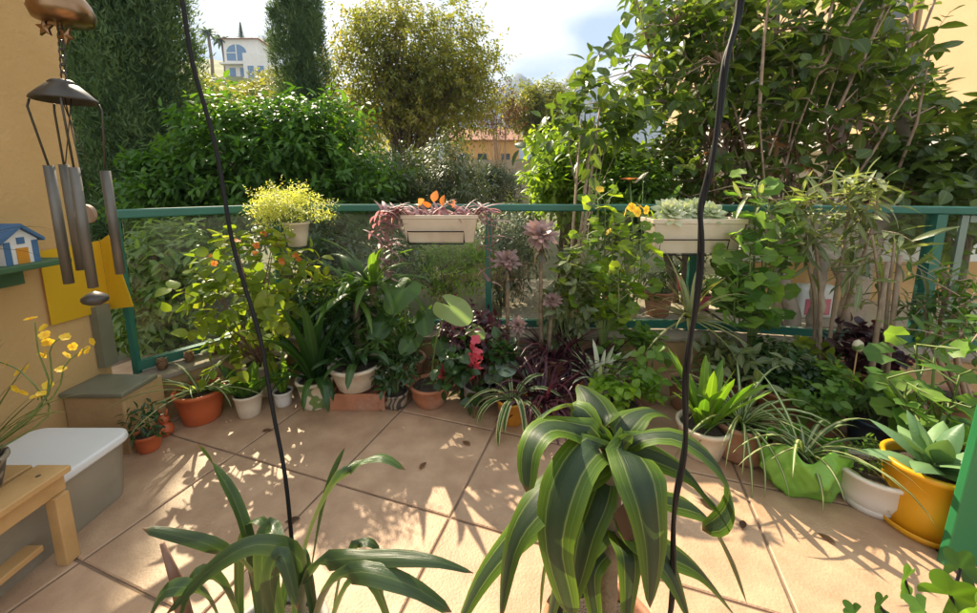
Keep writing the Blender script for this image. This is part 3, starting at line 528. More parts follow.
shrub('grey_bush', 'soft grey green bush just beyond the left flower box', gbase(445, 6.4), G3(440, 185, 6.4), (.9, .7, .85), 44, 24, 7, .09, 'grey', T_NARROW, 1.6, .34, ntr=3, tr=.03)
shrub('grey_bush', 'darker olive green bush between the citrus bush and grey bush', gbase(385, 5.8), G3(372, 200, 5.8), (.8, .6, .75), 36, 24, 7, .1, 'shrub', T_LITE, 1, .34, ntr=3, tr=.03)
shrub('grey_bush', 'bluish grey bush under the far pale wall', gbase(490, 8), G3(490, 190, 8), (.75, .7, .5), 36, 24, 7, .09, 'grey', T_NARROW, 1.4, .34, ntr=3, tr=.03)
shrub('bare_tree', 'thin brownish half bare tree beside the far pale wall', gbase(500, 17), G3(498, 112, 17), (1.1, .8, 1.2), 40, 10, 6, .12, 'dead', T_LITE, 1, .3, cat='tree', trunkmat='twig', ntr=4, tr=.05)
shrub('round_tree', 'distant pale green round tree in front of the mountains', gbase(540, 26), G3(540, 112, 26), (2.2, 2, 1.9), 60, 24, 6, .28, 'hill', T_LITE, 1, .3, cat='tree', ntr=2, tr=.14)
shrub('low_bush', 'yellow green low bush behind the glass below the left flower box', gbase(450, 3.9), G3(448, 268, 3.9), (.5, .35, .35), 26, 24, 6, .05, 'lime', T_LITE, 1, .34, ntr=2, tr=.02)
shrub('low_bush', 'dark low bush behind the glass left of the left flower box', gbase(340, 3.6), G3(345, 262, 3.6), (.75, .4, .5), 30, 24, 6, .08, 'dark', T_LITE, 1, .34, ntr=2, tr=.02)
shrub('low_bush', 'grey green low bush behind the glass beside the rosette plants', gbase(505, 4.3), G3(503, 250, 4.3), (.4, .4, .55), 26, 24, 6, .07, 'grey', T_NARROW, 1.6, .34, ntr=2, tr=.02)
shrub('low_bush', 'broad dark evergreen bush in shade far behind the left glass', gbase(60, 6.0), G3(75, 250, 6.0), (1.5, .5, .9), 40, 22, 6, .13, 'dark', T_LITE, 1, .34, ntr=2, tr=.03)
shrub('leafy_hedge', 'yellow green sunlit hedge bush just right of the far pale wall', gbase(565, 4.6), G3(580, 182, 4.6), (.78, .6, .55), 50, 24, 7, .1, 'lime', T_OVAL, .95, .3, ntr=3, tr=.04)
shrub('leafy_hedge', 'mid green hedge bush behind the right flower box', gbase(690, 4.4), G3(670, 195, 4.4), (.8, .5, .62), 34, 16, 7, .1, 'laurel', T_OVAL, 1, .32, ntr=3, tr=.04)
# the distant slope
hill_spec = [(218, 118, 34, 2.8, 2.6, 'light yellow green tree lowest on the slope below the villa'), (266, 104, 44, 2.8, 3.0, 'yellowish tree hugging the right side of the villa'), (236, 106, 52, 3.0, 2.6, 'pale green tree just under the villa balcony'),
             (204, 102, 48, 3.0, 3.6, 'golden tree on the slope beside the broad cypress'), (250, 125, 24, 2.2, 2.4, 'green tree at the slope foot above the citrus bush'), (214, 135, 20, 1.7, 2.0, 'green tree at the slope foot by the broad cypress'), (284, 84, 64, 2.6, 2.6, 'pale tree between villa and slim cypress'), (345, 125, 30, 3.2, 2.6, 'yellow green tree half hidden behind the round tree')]
for px, py, D, rx, rz, lab in hill_spec:
    c = G3(px, py, D); shrub('hillside_tree', lab, (c[0], D, min(hillz(c[0], D), c[2]-rz*.9)-.2), c, (rx, rx*.8, rz), 34, 22, 5, .42, 'hill', T_LITE, 1, .34, group='trees on the villa slope', cat='tree', ntr=2, tr=.2)
def palm(px, py, D, lab):
    c = G3(px, py, D); zb = hillz(c[0], D)-2; root = thing('palm_tree', lab, 'tree', (c[0], D, zb), 'palms beside the villa'); H = c[2]-zb
    obj('trunk', MB().tube([(0, 0, 0), (.2, 0, H*.5), (0, 0, H)], [.32, .26], 7), 'bark', root); mb = MB()
    for i in range(26):
        a = i*2.4; strap(mb, (0, 0, H), a, R(75-70*(i/26)), 2.3, .55, R(100), 'lance', 7, .4, None)
    obj('fronds', mb, 'conifer', root)
palm(208, 34, 80, 'taller distant palm left of the villa roof'); palm(222, 42, 78, 'shorter distant palm touching the villa roof')
def fir(px, py0, D, H, r):
    c = G3(px, py0, D); root = thing('fir_tree', 'pointed conifer poking up behind the villa roof', 'tree', (c[0], D, c[2]-H)); obj('trunk', MB().tube([(0, 0, 0), (0, 0, H*.98)], [.3, .02], 6), 'bark', root); mb = MB()
    for i in range(240):
        q = i/240; z = H*(.3+.7*q); a = i*2.4; strap(mb, (0, 0, z), a, R(5), r*(1-q)+.15, .5, R(45), 'taper', 5, .2)
    obj('crown', mb, 'conifer', root)
fir(240, 22, 96, 15, 3.2)
c = G3(262, 44, 90); shrub('umbrella_pine', 'flat topped pine right of the villa roof', (c[0], 90, c[2]-9), c, (4.6, 3, 1.2), 30, 24, 5, .4, 'conifer', T_SPRAY, 1.5, .3, cat='tree', ntr=1, tr=.25)

# the big many-stemmed tree on the right
def in_poly(x, y, poly):
    c = False; j = len(poly)-1
    for i in range(len(poly)):
        xi, yi = poly[i]; xj, yj = poly[j]
        if (yi > y) != (yj > y) and x < (xj-xi)*(y-yi)/(yj-yi)+xi: c = not c
        j = i
    return c
def sample_poly(poly, n):
    xs = [p[0] for p in poly]; ys = [p[1] for p in poly]; out = []
    while len(out) < n:
        x = rng.uniform(min(xs), max(xs)); y = rng.uniform(min(ys), max(ys))
        if in_poly(x, y, poly): out.append((x, y))
    return out
root = thing('laurel_tree', 'big leafy many stemmed tree overhanging the right handrail', 'tree', (3.2, 3.4, GZ-.02)); o3 = np.array((3.2, 3.4, GZ-.02))
st = MB(); lf = MB(); dead = MB(); tw = MB()
trunks = [[(852, 338, 3.25), (858, 280, 3.3), (880, 215, 3.5), (900, 150, 3.8), (905, 60, 4.2), (915, -80, 4.4)], [(792, 338, 3.35), (790, 300, 3.4), (778, 250, 3.6), (790, 180, 3.9), (775, 90, 4.2), (780, -60, 4.4)],
          [(812, 338, 3.3), (818, 290, 3.3), (822, 240, 3.5), (832, 170, 3.7), (850, 80, 4.0), (860, -80, 4.2)], [(856, 300, 3.28), (830, 260, 3.2), (800, 220, 3.5), (740, 170, 3.8), (690, 120, 4.1), (650, 60, 4.3)], [(782, 330, 3.5), (755, 300, 3.6), (738, 262, 3.8), (720, 200, 4.0), (700, 130, 4.2), (690, -20, 4.4)]]
nodes = []
def smooth_path(pts, n):
    pts = np.asarray(pts, float); m = len(pts); t = np.linspace(0, m-1, n); out = []
    for q in t:
        i = min(int(q), m-2); f = q-i; p0 = pts[max(i-1, 0)]; p1 = pts[i]; p2 = pts[i+1]; p3 = pts[min(i+2, m-1)]
        out.append(.5*((2*p1)+(-p0+p2)*f+(2*p0-5*p1+4*p2-p3)*f*f+(-p0+3*p1-3*p2+p3)*f**3))
    return np.array(out)
for i, tr in enumerate(trunks):
    pts = smooth_path([P(*q)-o3 for q in tr], 22)+rng.normal(size=(22, 3))*.012; r0 = (.1, .07, .06, .05, .05)[i]; st.tube(pts, [r0, r0*.8, r0*.5, .012], 9); nodes += list(pts[8:])
nodes = np.array(nodes)
shoots = []
for k in range(60):                                                  # straight pale upright shoots
    q = nodes[rng.integers(len(nodes))]; tip = q+np.array((rng.normal()*.3, rng.normal()*.15, .7+.7*rng.random())); tw.tube([q, (q+tip)/2+rng.normal(size=3)*.03, tip], [.015, .011, .005], 5, cap=False)
    nodes = np.vstack([nodes, (q+tip)/2, tip]); shoots += [q+(tip-q)*f_ for f_ in (.45, .65, .85, 1.0)]
pl_main = [(560, 118), (600, 70), (650, 20), (690, -10), (890, -10), (912, 50), (940, 90), (980, 115), (980, 205), (700, 205), (640, 185), (600, 160)]
pl_top = [(600, 70), (650, -10), (890, -10), (905, 60), (860, 110), (700, 100), (620, 130)]
pl_mid = [(735, -10), (890, -10), (925, 110), (985, 130), (985, 195), (700, 200), (700, 60)]
base = []; dirs = []; lens = []
for poly, nn in ((pl_main, 190), (pl_mid, 95), (pl_top, 140)):
    for (x, y) in sample_poly(poly, nn):
        Yd = rng.uniform(3.5, 4.9); c = P(x, y, Yd)-o3; j = np.argmin(((nodes-c)**2).sum(1)+.4*np.maximum(0, nodes[:, 2]-c[2])**2); q = nodes[j]
        if np.linalg.norm(c-q) > .12: tw.tube([q, (q+c)/2+np.array((0, 0, .06))+rng.normal(size=3)*.03, c], [.011, .006, .004], 4, cap=False)
        dd = nrm(nrm(c-q)+np.array((0, 0, .35))+.4*ball(1)[0]); base.append(c-dd*.1); dirs.append(dd); lens.append(.26+.2*rng.random())
sh_ = np.array(shoots); twigs(lf, sh_, nrm(ball(len(sh_))+np.array((0, 0, .5))), .22, 5, .13, T_WIDE, .95, 1.0, .2, tw, .003)
twigs(lf, np.array(base), np.array(dirs), np.array(lens), 8, .14, T_WIDE, .95, 1.0, .2, tw, .004)
b2 = []; 
for (x, y) in sample_poly([(695, 120), (760, 100), (905, 130), (905, 205), (700, 205)], 110): b2.append(P(x, y, rng.uniform(3.4, 4.5))-o3)
dd = ball(110); dd[:, 2] = -abs(dd[:, 2])-.2; twigs(dead, np.array(b2), dd, .22, 7, .1, T_NARROW, 2.2, .8, .1, tw, .004)
obj('trunk', st, 'palebark', root); obj('branches', tw, 'twig', root); obj('crown', lf, 'laurel', root); obj('dead_leaves', dead, 'dead', root)
shrub('leafy_shoot', 'single young shoots with big hanging leaves left of the laurel', (.75, 3.4, GZ-.05), P(592, 125, 3.4), (.32, .2, .4), 12, 3, 6, .14, 'laurel', T_WIDE, .8, .4, ntr=3, tr=.02, trunkmat='twig')
shrub('laurel_hedge', 'dark leafy hedge filling the view right of the terrace corner', (4.6, 3.6, GZ-.02), P(945, 178, 3.6), (.9, .5, .7), 26, 14, 7, .12, 'laurel', T_WIDE, .9, .34, ntr=3, tr=.04)

# ------------------------------------------------------------ pots and potted plants
def pot(root, r1, r0, h, mat, rim=.02, z=0, soil=True, name='pot', k=32, belly=0, c=(0, 0), lip=1.05):
    m = (r0+r1)/2+belly; pr = [(.002, z), (r0*.94, z), (r0, z+.006), (m*.985, z+h*.45), (r1*.975, z+h-rim), (r1*lip, z+h-rim+.003), (r1*lip, z+h-.004), (r1*lip*.98, z+h), (r1*.93, z+h), (r1*.9, z+h-.01), (r1*.84, z+h*.6), (.003, z+h*.58)]
    o = obj(name, MB().lathe(pr, (c[0], c[1], 0), k), mat, root)
    if soil: obj('soil', MB().lathe([(.002, z+h*.9), (r1*.45, z+h*.9+.006), (r1*.87, z+h*.87)][::-1], (c[0], c[1], 0), 20, wob=.02), 'soil', root)
    return o
def saucer(root, r, mat, z=0): return obj('saucer', MB().lathe([(.002, z+.004), (r*.85, z), (r*.9, z+.002), (r, z+.028), (r*.97, z+.03), (r*.86, z+.008), (.003, z+.007)], k=32), mat, root)
def potroot(name, label, px, py, z=0, Y=None, group=None):
    q = F(px, py, z) if Y is None else P(px, py, Y); return thing(name, label, 'potted plant', (q[0], q[1], z if Y is None else q[2]), group)
def bush_in(root, z, r, h, ncl, per, K, leaf, mat, tmpl=T_OVAL, wr=1.0, stem='stemg', c=(0, 0), rc=.36, name='foliage', sr=.006):
    ctr = np.array((c[0], c[1], z+h*.55)); rad = np.array((r, r, h*.52)); mb = MB(); st = MB()
    for q in ell_clumps(ncl, ctr, rad, rc):
        b = np.array((c[0]+rng.normal()*.015, c[1]+rng.normal()*.015, z-.02)); st.tube([b, (b+q)/2+np.array((0, 0, .1*h))*rng.random()+rng.normal(size=3)*.02, q], [sr, sr*.7, sr*.4], 5, cap=False)
        v = ball(per); pos = q+v*rad*rc*(rng.random((per, 1))**.5); dd = nrm(nrm((pos-ctr)/rad)*.7+v*.5+np.array((0, 0, .3))+.3*ball(per)); twigs(mb, pos, dd, leaf*1.8*(.6+.7*rnd01(per)), K, leaf, tmpl, wr, 1.0, .15, st, sr*.4)
    obj('stems', st, stem, root); return obj(name, mb, mat, root)
def round_leaves(mb, st, c, spots, size, tmpl=T_ROUND, base=None, tilt=.5, srad=.003):
    for q in spots:
        q = np.asarray(q, float); b = np.asarray(base if base is not None else c, float); m = (b+q)/2+rng.normal(size=3)*.02+np.array((0, 0, .015)); st.tube([b, m, q], [srad*1.2, srad], 5, cap=False)
        out = nrm(q-b)*np.array((1, 1, .15)); up = nrm(np.array((0, -.35, .55))+tilt*nrm(np.array((q[0]-b[0], q[1]-b[1], 0))+1e-4)+.5*ball(1)[0])
        mb.batch(tmpl, [q], [nrm(out+.2*ball(1)[0])], [up], size*(.7+.55*rng.random()), np.array([rng.random()]))
def pelargonium(root, z, stems, nleaf, size, mat='pelarg', fl=None, reach=.11):
    """stems = list of 3-D paths in the plant's own space; leaves on petioles along each"""
    mb = MB(); st = MB(); fm = MB()
    for p in stems:
        p = smooth_path(p, 10); st.tube(p, [.009, .006, .004], 6)
        for i in range(nleaf):
            t = .3+.7*(i+rng.random())/nleaf; b = p[min(9, int(t*9.5))]; a = i*2.4+rng.random(); q = b+reach*(.6+.6*rng.random())*np.array((math.cos(a), math.sin(a), .35+.5*rng.random())); round_leaves(mb, st, b, [q], size, T_ROUND, b)
        if fl and rng.random() < .6:
            e = p[-1]+np.array((0, 0, .1)); st.tube([p[-1], e], .002, 4)
            for j in range(10): fm.batch(T_PETAL, [e+.012*ball(1)[0]], [nrm(ball(1)[0]+np.array((0, 0, .5)))], [ball(1)[0]], .024, np.array([rng.random()]))
    obj('stems', st, 'stemg', root); obj('foliage', mb, mat, root)
    if fm.n: obj('flowers', fm, fl, root)
def flowers(root, pts, size, mat, npet=5, name='flower'):
    for p in pts:
        mb = MB(); ax = nrm(ball(1)[0]+np.array((0, -.7, .5))); s1 = nrm(np.cross(ax, ball(1)[0])); s2 = np.cross(ax, s1)
        mb.lathe([(.001, -.08*size), (.12*size, -.04*size), (.1*size, .06*size), (.001, .1*size)], p, 6)
        for i in range(npet):
            a = i*6.283/npet; dr = math.cos(a)*s1+math.sin(a)*s2; mb.batch(T_PETAL, [p], [nrm(dr+.25*ax)], [ax], size*(.8+.4*rng.random()), np.array([rng.random()]), 1.2)
        obj(name, mb, mat, root)

# front row on the tiles, left to right
r = potroot('spider_plant', 'spider plant with long pale leaves in an orange red pot', 203, 418); pot(r, .112, .082, .17, 'terrar'); mb = MB(); straps(mb, 24, (0, 0, .15), .38, .022, (20, 65), (50, 100), 'taper', .25); obj('foliage', mb, 'spider', r)
r = potroot('small_plant', 'small dark sprig in a little red pot beside the white lidded box', 150, 449); pot(r, .055, .04, .085, 'terrar', .015); bush_in(r, .08, .05, .16, 6, 3, 5, .035, 'dark', T_OVAL, .8, sr=.003)
r = potroot('leafy_plant', 'fleshy plant with upright paddle leaves in a cream pot', 250, 414); pot(r, .068, .052, .125, 'cream', .014); mb = MB(); straps(mb, 13, (0, 0, .11), .21, .072, (40, 85), (10, 60), 'lance', .15, .03); obj('foliage', mb, 'mid', r)
r = potroot('leafy_plant', 'thin upright plant in the smallest white pot beside the clivia', 284, 404); pot(r, .05, .04, .085, 'white', .012); mb = MB(); straps(mb, 10, (0, 0, .075), .26, .028, (65, 88), (5, 40), 'strap', .2, .02); obj('foliage', mb, 'green_straps', r)
r = potroot('clivia', 'tall dark green clivia in a cream pot painted with leaves', 317, 404); pot(r, .098, .07, .165, 'painted', .02); mb = MB()
straps(mb, 20, (0, 0, .14), .5, .05, (62, 88), (15, 60), 'strap', .22, .03, az=(0, 360)); straps(mb, 14, (0, 0, .14), .34, .048, (45, 70), (110, 150), 'strap', .22, .03); obj('foliage', mb, 'clivia', r)
r = potroot('planter', 'brick coloured trough under the large cream pot', 362, 403); r['category'] = 'planter'; o = MB(); B = .15
for (x0, x1, y0, y1) in ((-.15, .15, -.075, -.06), (-.15, .15, .06, .075), (-.15, -.135, -.0595, .0595), (.135, .15, -.0595, .0595)): o.box((x0, y0, 0), (x1, y1, .095))
o.box((-.134, -.059, .0), (.134, .059, .07)); bevel(obj('pot', o, 'terra', r, False), .004)
q = F(362, 403); r = thing('strap_plant', 'strap leaved plant in the large cream pot on the brick trough', 'potted plant', (q[0]-.03, q[1]+.02, .0965)); pot(r, .14, .1, .14, 'cream', .02); mb = MB()
straps(mb, 14, (.0, 0, .12), .3, .045, (35, 75), (80, 130), 'strap', .22, .05); obj('foliage', mb, 'dark', r)
r = potroot('bushy_plant', 'small bushy dark plant in a scrolled dark pot', 396, 405); pot(r, .068, .056, .085, 'scroll', .012, belly=.008); bush_in(r, .07, .095, .2, 12, 6, 6, .038, 'dark', T_OVAL, 1.0, sr=.003)
r = potroot('elephant_ear', 'plant with one big pale ribbed leaf in a terracotta bowl with handles', 431, 403); pot(r, .11, .075, .125, 'terra', .016, belly=.012)
for s in (-1, 1): obj('handle', MB().tube([(s*.108, -.02, .11), (s*.135, -.012, .118), (s*.135, .012, .118), (s*.108, .02, .11)], .007, 6), 'terra', r)
st = MB(); mb = MB(); b0 = np.array((0, 0, .1)); off = np.array(r.location)
for (px, py, Y, s) in ((450, 306, 1.95, .19), (474, 330, 2.05, .1)):
    q = P(px, py, Y)-off; st.tube(smooth_path([b0, (b0+q)/2+np.array((-.02, .02, .05)), q], 8), [.006, .004], 6); mb.batch(T_HEART, [q], [nrm((.75, -.55, -.35))], [nrm((.1, -.75, .7))], s, np.array([.8]))
for k in range(9): straps(mb, 1, (rng.normal()*.03, rng.normal()*.03, .1), .24, .012, (60, 88), (20, 60), 'taper', .2)
obj('stems', st, 'stemg', r); obj('foliage', mb, 'alocasia', r)
r = potroot('begonia', 'dark begonia with hanging pink flowers in a grey clay pot', 477, 402); pot(r, .075, .055, .11, 'greyp', .015, belly=.01); bush_in(r, .09, .15, .26, 16, 5, 5, .06, 'dark', T_WIDE, 1.1, 'stemr', sr=.004)
off = np.array(r.location); flowers(r, [P(474+rng.normal()*3, 360+rng.normal()*9, off[1]-.13)-off for _ in range(16)]+[P(443+rng.normal()*2, 372+rng.normal()*5, off[1]-.1)-off for _ in range(6)], .028, 'petal_p', 4)
r = potroot('spider_plant', 'white edged spider plant drooping over a small orange pot', 512, 420); pot(r, .082, .06, .13, 'orangep', .014); mb = MB(); straps(mb, 26, (0, 0, .12), .34, .026, (35, 80), (110, 165), 'strap', .2, .03, k=1.0); obj('foliage', mb, 'spidere', r)
r = potroot('caladium', 'plant with a few large pale grey leaves behind the orange pot', 512, 398); pot(r, .07, .055, .12, 'brownp', .014); st = MB(); mb = MB(); off = np.array(r.location)
for (px, py, s) in ((508, 362, .16), (530, 372, .11), (494, 375, .1)):
    q = P(px, py, off[1]-.05)-off; st.tube([(0, 0, .1), q*.5+np.array((0, 0, .08)), q], [.005, .003], 5); mb.batch(T_HEART, [q], [nrm((.4*rng.normal(), -.7, .0))], [nrm((.1, -.4, .9))], s, np.array([rng.random()]))
obj('stems', st, 'stemg', r); obj('foliage', mb, 'caladium', r)
# second row and kerb
r = potroot('yucca', 'tall yucca with two bare canes and drooping strap leaves', 365, 372, 0); r.location = (P(365, 300, 2.2)[0], 2.2, 0); pot(r, .12, .09, .2, 'terra'); st = MB(); mb = MB(); off = np.array(r.location)
for (px, top, s) in ((356, 300, 1), (373, 285, 1)):
    q = P(px, top, 2.2)-off; st.tube([(q[0]*.8, 0, .15), (q[0], 0, q[2]*.6), q], [.026, .022, .02], 9); straps(mb, 26, q, .42, .042, (-5, 85), (50, 110), 'lance', .2, .015)
obj('cane', st, 'cane', r); obj('foliage', mb, 'mid', r)
r = potroot('monstera', 'dark split leaf plant standing behind the scrolled pot', 405, 370); r.location = (P(405, 300, 2.15)[0], 2.15, 0); pot(r, .11, .085, .2, 'brownp'); st = MB(); mb = MB(); off = np.array(r.location)
for (px, py, s, m_) in ((403, 290, .2, 0), (424, 318, .14, 0), (384, 322, .15, 0), (412, 340, .13, 0), (440, 342, .12, 0)):
    q = P(px, py, 2.08)-off; st.tube([(0, 0, .18), q*.5+np.array((0, .03, .12)), q], [.006, .004], 5); mb.batch(T_HEART, [q], [nrm((rng.normal()*.5, -.6, -.5))], [nrm((rng.normal()*.2, -.8, .6))], s, np.array([rng.random()*.4]))
obj('stems', st, 'stemg', r); obj('foliage', mb, 'mid', r)
def low_pot(name, label, px, Y, mat, r1, h, builder, z=0):
    x = P(px, 300, Y)[0]; rt = thing(name, label, 'potted plant', (x, Y, z)); pot(rt, r1, r1*.76, h, mat, .016); builder(rt, h*.88); return rt
KZ = .2455
low_pot('begonia', 'yellow green orange flowered begonia bush by the left glass', 258, 2.12, 'cream', .12, .2, lambda rt, z: (bush_in(rt, z, .3, .72, 24, 5, 6, .064, 'begonia', T_WIDE, 1.15, 'stemr', rc=.3), flowers(rt, [np.array((.27*math.cos(a_)*q_, .27*math.sin(a_)*q_, z+.4+.37*math.sqrt(max(0, 1-q_*q_)))) for a_, q_ in [(6.283*rng.random(), .15+.8*rng.random()) for _ in range(11)]], .02, 'petal_o', 4)))
low_pot('shrubby_plant', 'dark bushy plant filling the gap left of the yucca canes', 335, 2.2, 'brownp', .1, .18, lambda rt, z: bush_in(rt, z, .17, .42, 18, 6, 6, .055, 'dark', T_OVAL, 1.1))
low_pot('fern_plant', 'dark narrow leaved plant between yucca and elephant ear', 385, 2.22, 'terra', .1, .18, lambda rt, z: bush_in(rt, z, .16, .36, 16, 6, 6, .06, 'mid', T_NARROW, 1.7))
low_pot('shrubby_plant', 'reddish dark bushy plant behind the pink flowered begonia', 470, 2.2, 'brownp', .1, .16, lambda rt, z: bush_in(rt, z, .18, .3, 18, 6, 6, .055, 'purple', T_OVAL, 1.0, 'stemr'))
def tradescantia(rt, z):
    mb = MB(); straps(mb, 90, (0, 0, z), .34, .026, (5, 85), (30, 120), 'taper', .3, .07, cols=3, nseg=7); obj('foliage', mb, 'purple', rt)
low_pot('tradescantia', 'purple strap leaved plant spilling beside the rosette stems', 556, 2.14, 'brownp', .1, .22, tradescantia)
low_pot('tradescantia', 'dark purple strap leaved plant just left of the small orchid cactus', 590, 2.05, 'terra', .09, .14, tradescantia)
low_pot('tradescantia', 'low purple plant between orange pot and striped dracaena', 545, 1.88, 'terra', .08, .1, tradescantia)
def aeon(rt, z, heads):
    st = MB(); mb = MB(); off = np.array(rt.location)
    for (px, py, Y, s) in heads:
        q = P(px, py, Y)-off; st.tube(smooth_path([(rng.normal()*.02, rng.normal()*.02, z-.02), (q[0]*.8, q[1]*.8, z+(q[2]-z)*.5), q], 9), [.016, .012, .01], 7); ax = nrm((rng.normal()*.2, -.35, .9))
        for ring, (nl, e, L) in enumerate(((14, 8, 1), (12, 28, .85), (10, 48, .65), (7, 68, .4))):
            for i in range(nl):
                k0 = len(mb.v); strap(mb, (0, 0, 0), i*6.283/nl+ring*.4, R(e+rng.normal()*5), s*L*(.75+.4*rng.random()), s*.3, R(14+rng.normal()*16), 'spoon', 6, .15, .35+.65*rng.random(), cols=3); v_ = mb.v[k0]; ca, sa = math.cos(.75), math.sin(.75)
                mb.v[k0] = np.stack([v_[:, 0], v_[:, 1]*ca-v_[:, 2]*sa, v_[:, 1]*sa+v_[:, 2]*ca], -1)+q
        for i in range(16): strap(mb, q-np.array((0, 0, .02+.1*rng.random())), i*2.4, R(-40), s*.75, s*.2, R(35), 'spoon', 5, .15, .0+.15*rng.random(), cols=3)
    obj('stems', st, 'cane', rt); obj('foliage', mb, 'aeonium', rt)
low_pot('aeonium', 'tall stemmed succulent with pinkish rosettes, right of the two', 545, 2.18, 'terra', .1, .16, lambda rt, z: aeon(rt, z, [(541, 234, 2.12, .115), (552, 300, 2.1, .06)]))
low_pot('aeonium', 'shorter succulent with pinkish rosettes, left of the two', 512, 2.2, 'brownp', .09, .15, lambda rt, z: aeon(rt, z, [(507, 260, 2.1, .085), (518, 325, 2.06, .06)]))
def pale_cactus(rt, z):
    mb = MB(); straps(mb, 34, (0, 0, z), .24, .03, (40, 85), (20, 90), 'strap', .2, .05); obj('foliage', mb, 'succ', rt)
low_pot('orchid_cactus', 'pale flattened stem cactus behind the striped dracaena', 603, 1.95, 'greyp', .08, .14, pale_cactus)
low_pot('ivy_plant', 'light green small leaved plant right of the pale cactus', 650, 2.02, 'brownp', .09, .12, lambda rt, z: bush_in(rt, z, .2, .28, 10, 4, 6, .05, 'pelarg', T_WIDE, 1.2))
low_pot('ivy_plant', 'leafy green plant in front of the kerb behind the bright straps', 628, 1.8, 'brownp', .09, .12, lambda rt, z: bush_in(rt, z, .14, .14, 8, 4, 6, .045, 'bright', T_WIDE, 1.2))
r = thing('dragon_tree', 'thin caned plant with a spray of narrow pale leaves', 'potted plant', (P(690, 340, 1.95)[0], 1.95, 0)); pot(r, .09, .07, .16, 'brownp'); q = P(690, 318, 1.93)-np.array(r.location); st = MB().tube([(0, 0, .13), (.01, 0, .3), q], [.014, .011], 8); mb = MB(); straps(mb, 46, q, .36, .018, (-20, 88), (20, 90), 'taper', .25, .012, cols=3); obj('cane', st, 'cane', r); obj('foliage', mb, 'marginata', r)
r = potroot('strap_plant', 'upright bright green strap plant in a pale terracotta pot', 701, 452); pot(r, .11, .08, .15, 'cream', .02); mb = MB(); straps(mb, 26, (0, 0, .13), .33, .04, (58, 88), (10, 50), 'strap', .25, .04); obj('foliage', mb, 'green_straps', r)
r = potroot('spider_plant', 'arching spider plant in a ribbed brown clay pot', 738, 452)
th = MB(); prof = [(.002, 0), (.1, 0), (.122, .03), (.13, .09), (.118, .145), (.128, .15), (.128, .168), (.115, .17), (.105, .11), (.003, .1)]; th.lathe(prof, k=48)
V = th.v[0]; a = np.arctan2(V[:, 1], V[:, 0]); rr = np.hypot(V[:, 0], V[:, 1]); msk = (V[:, 2] > .01) & (V[:, 2] < .146) & (rr > .116); V[msk, :2] *= (1+.022*np.sign(np.sin(a[msk]*14)))[:, None]
obj('pot', th, 'brownp', r); obj('soil', MB().lathe([(.112, .14), (.05, .15), (.002, .15)], k=20), 'soil', r); mb = MB(); straps(mb, 44, (0, 0, .15), .42, .022, (30, 85), (70, 150), 'taper', .25, .03, k=1.1); obj('foliage', mb, 'spider', r)
low_pot('shrubby_plant', 'dark leafy plant in a wide terracotta trough near the kerb', 795, 1.92, 'terra', .15, .14, lambda rt, z: bush_in(rt, z, .17, .18, 18, 5, 6, .05, 'dark', T_OVAL, 1.1))
low_pot('shrubby_plant', 'broad leaved green plant under the kerb left of the trough', 752, 2.02, 'brownp', .1, .12, lambda rt, z: bush_in(rt, z, .2, .24, 10, 4, 6, .08, 'narrow', T_OVAL, 1.0))
low_pot('shrubby_plant', 'mid green bushy plant right behind the terracotta trough', 825, 2.0, 'brownp', .1, .12, lambda rt, z: bush_in(rt, z, .16, .2, 9, 4, 6, .055, 'begonia', T_WIDE, 1.0))
low_pot('shrubby_plant', 'small bright leaved plant between white pot and trough', 838, 1.72, 'brownp', .08, .1, lambda rt, z: bush_in(rt, z, .13, .2, 14, 5, 6, .04, 'pelarg', T_WIDE, 1.2))
# plant in a crumpled bright green bag
r = potroot('spider_plant', 'spider plant standing in a crumpled bright green plastic bag', 800, 484); bag = MB(); k = 90; ths = np.arange(k)*6.283/k; zs = np.linspace(0, 1, 22); V = []
for z in zs:
    for a in ths:
        rad = (.105+.04*math.sin(z*2.6))*(1+.10*(1-2*abs(math.sin(a*2.5+z*2.2)))+.06*(1-2*abs(math.sin(a*4.5-z*4+math.sin(a*2))))+.018*(1-2*abs(math.sin(a*9+z*11)))); V.append((rad*math.cos(a)*1.15, rad*math.sin(a)*.85, .0+.19*z+.02*math.sin(a*5+2)*z))
i = np.arange(21)[:, None]*k; j = np.arange(k)[None]; bag.add(V, [np.stack([i+j, i+(j+1) % k, i+k+(j+1) % k, i+k+j], -1).reshape(-1, 4)]); o = obj('bag', bag, 'bag', r); so_ = o.modifiers.new('thick', 'SOLIDIFY'); so_.thickness = .002
pot(r, .1, .08, .15, 'brownp', .014, .004); mb = MB(); straps(mb, 24, (0, 0, .14), .36, .026, (30, 80), (70, 140), 'taper', .25, .03, k=1.1); obj('foliage', mb, 'spider', r)
r = potroot('seedling', 'small sprouts in a white bowl full of dark soil', 868, 503); pot(r, .115, .078, .155, 'white', .016, belly=.012); saucer(r, .09, 'white'); bush_in(r, .14, .06, .09, 6, 3, 5, .025, 'mid', T_OVAL, 1, sr=.002)
r = potroot('leafy_plant', 'low leafy plant in a dark blue glazed pot', 872, 446); pot(r, .11, .085, .15, 'bluep', .016); bush_in(r, .13, .1, .16, 10, 5, 5, .045, 'mid', T_OVAL, 1)
r = potroot('agave', 'soft grey green agave in the big yellow pot', 919, 524); pot(r, .122, .1, .25, 'yellow', .02); saucer(r, .126, 'yellow'); mb = MB()
for i in range(15):
    lv = i/15; strap(mb, (0, -.01, .23+.03*lv), i*2.4+.3, R(18+62*lv),   .225*(1-.3*lv), .085*(1-.25*lv), R(50-30*lv), 'lance', 10, .35, rng.random())
obj('foliage', mb, 'agave', r)
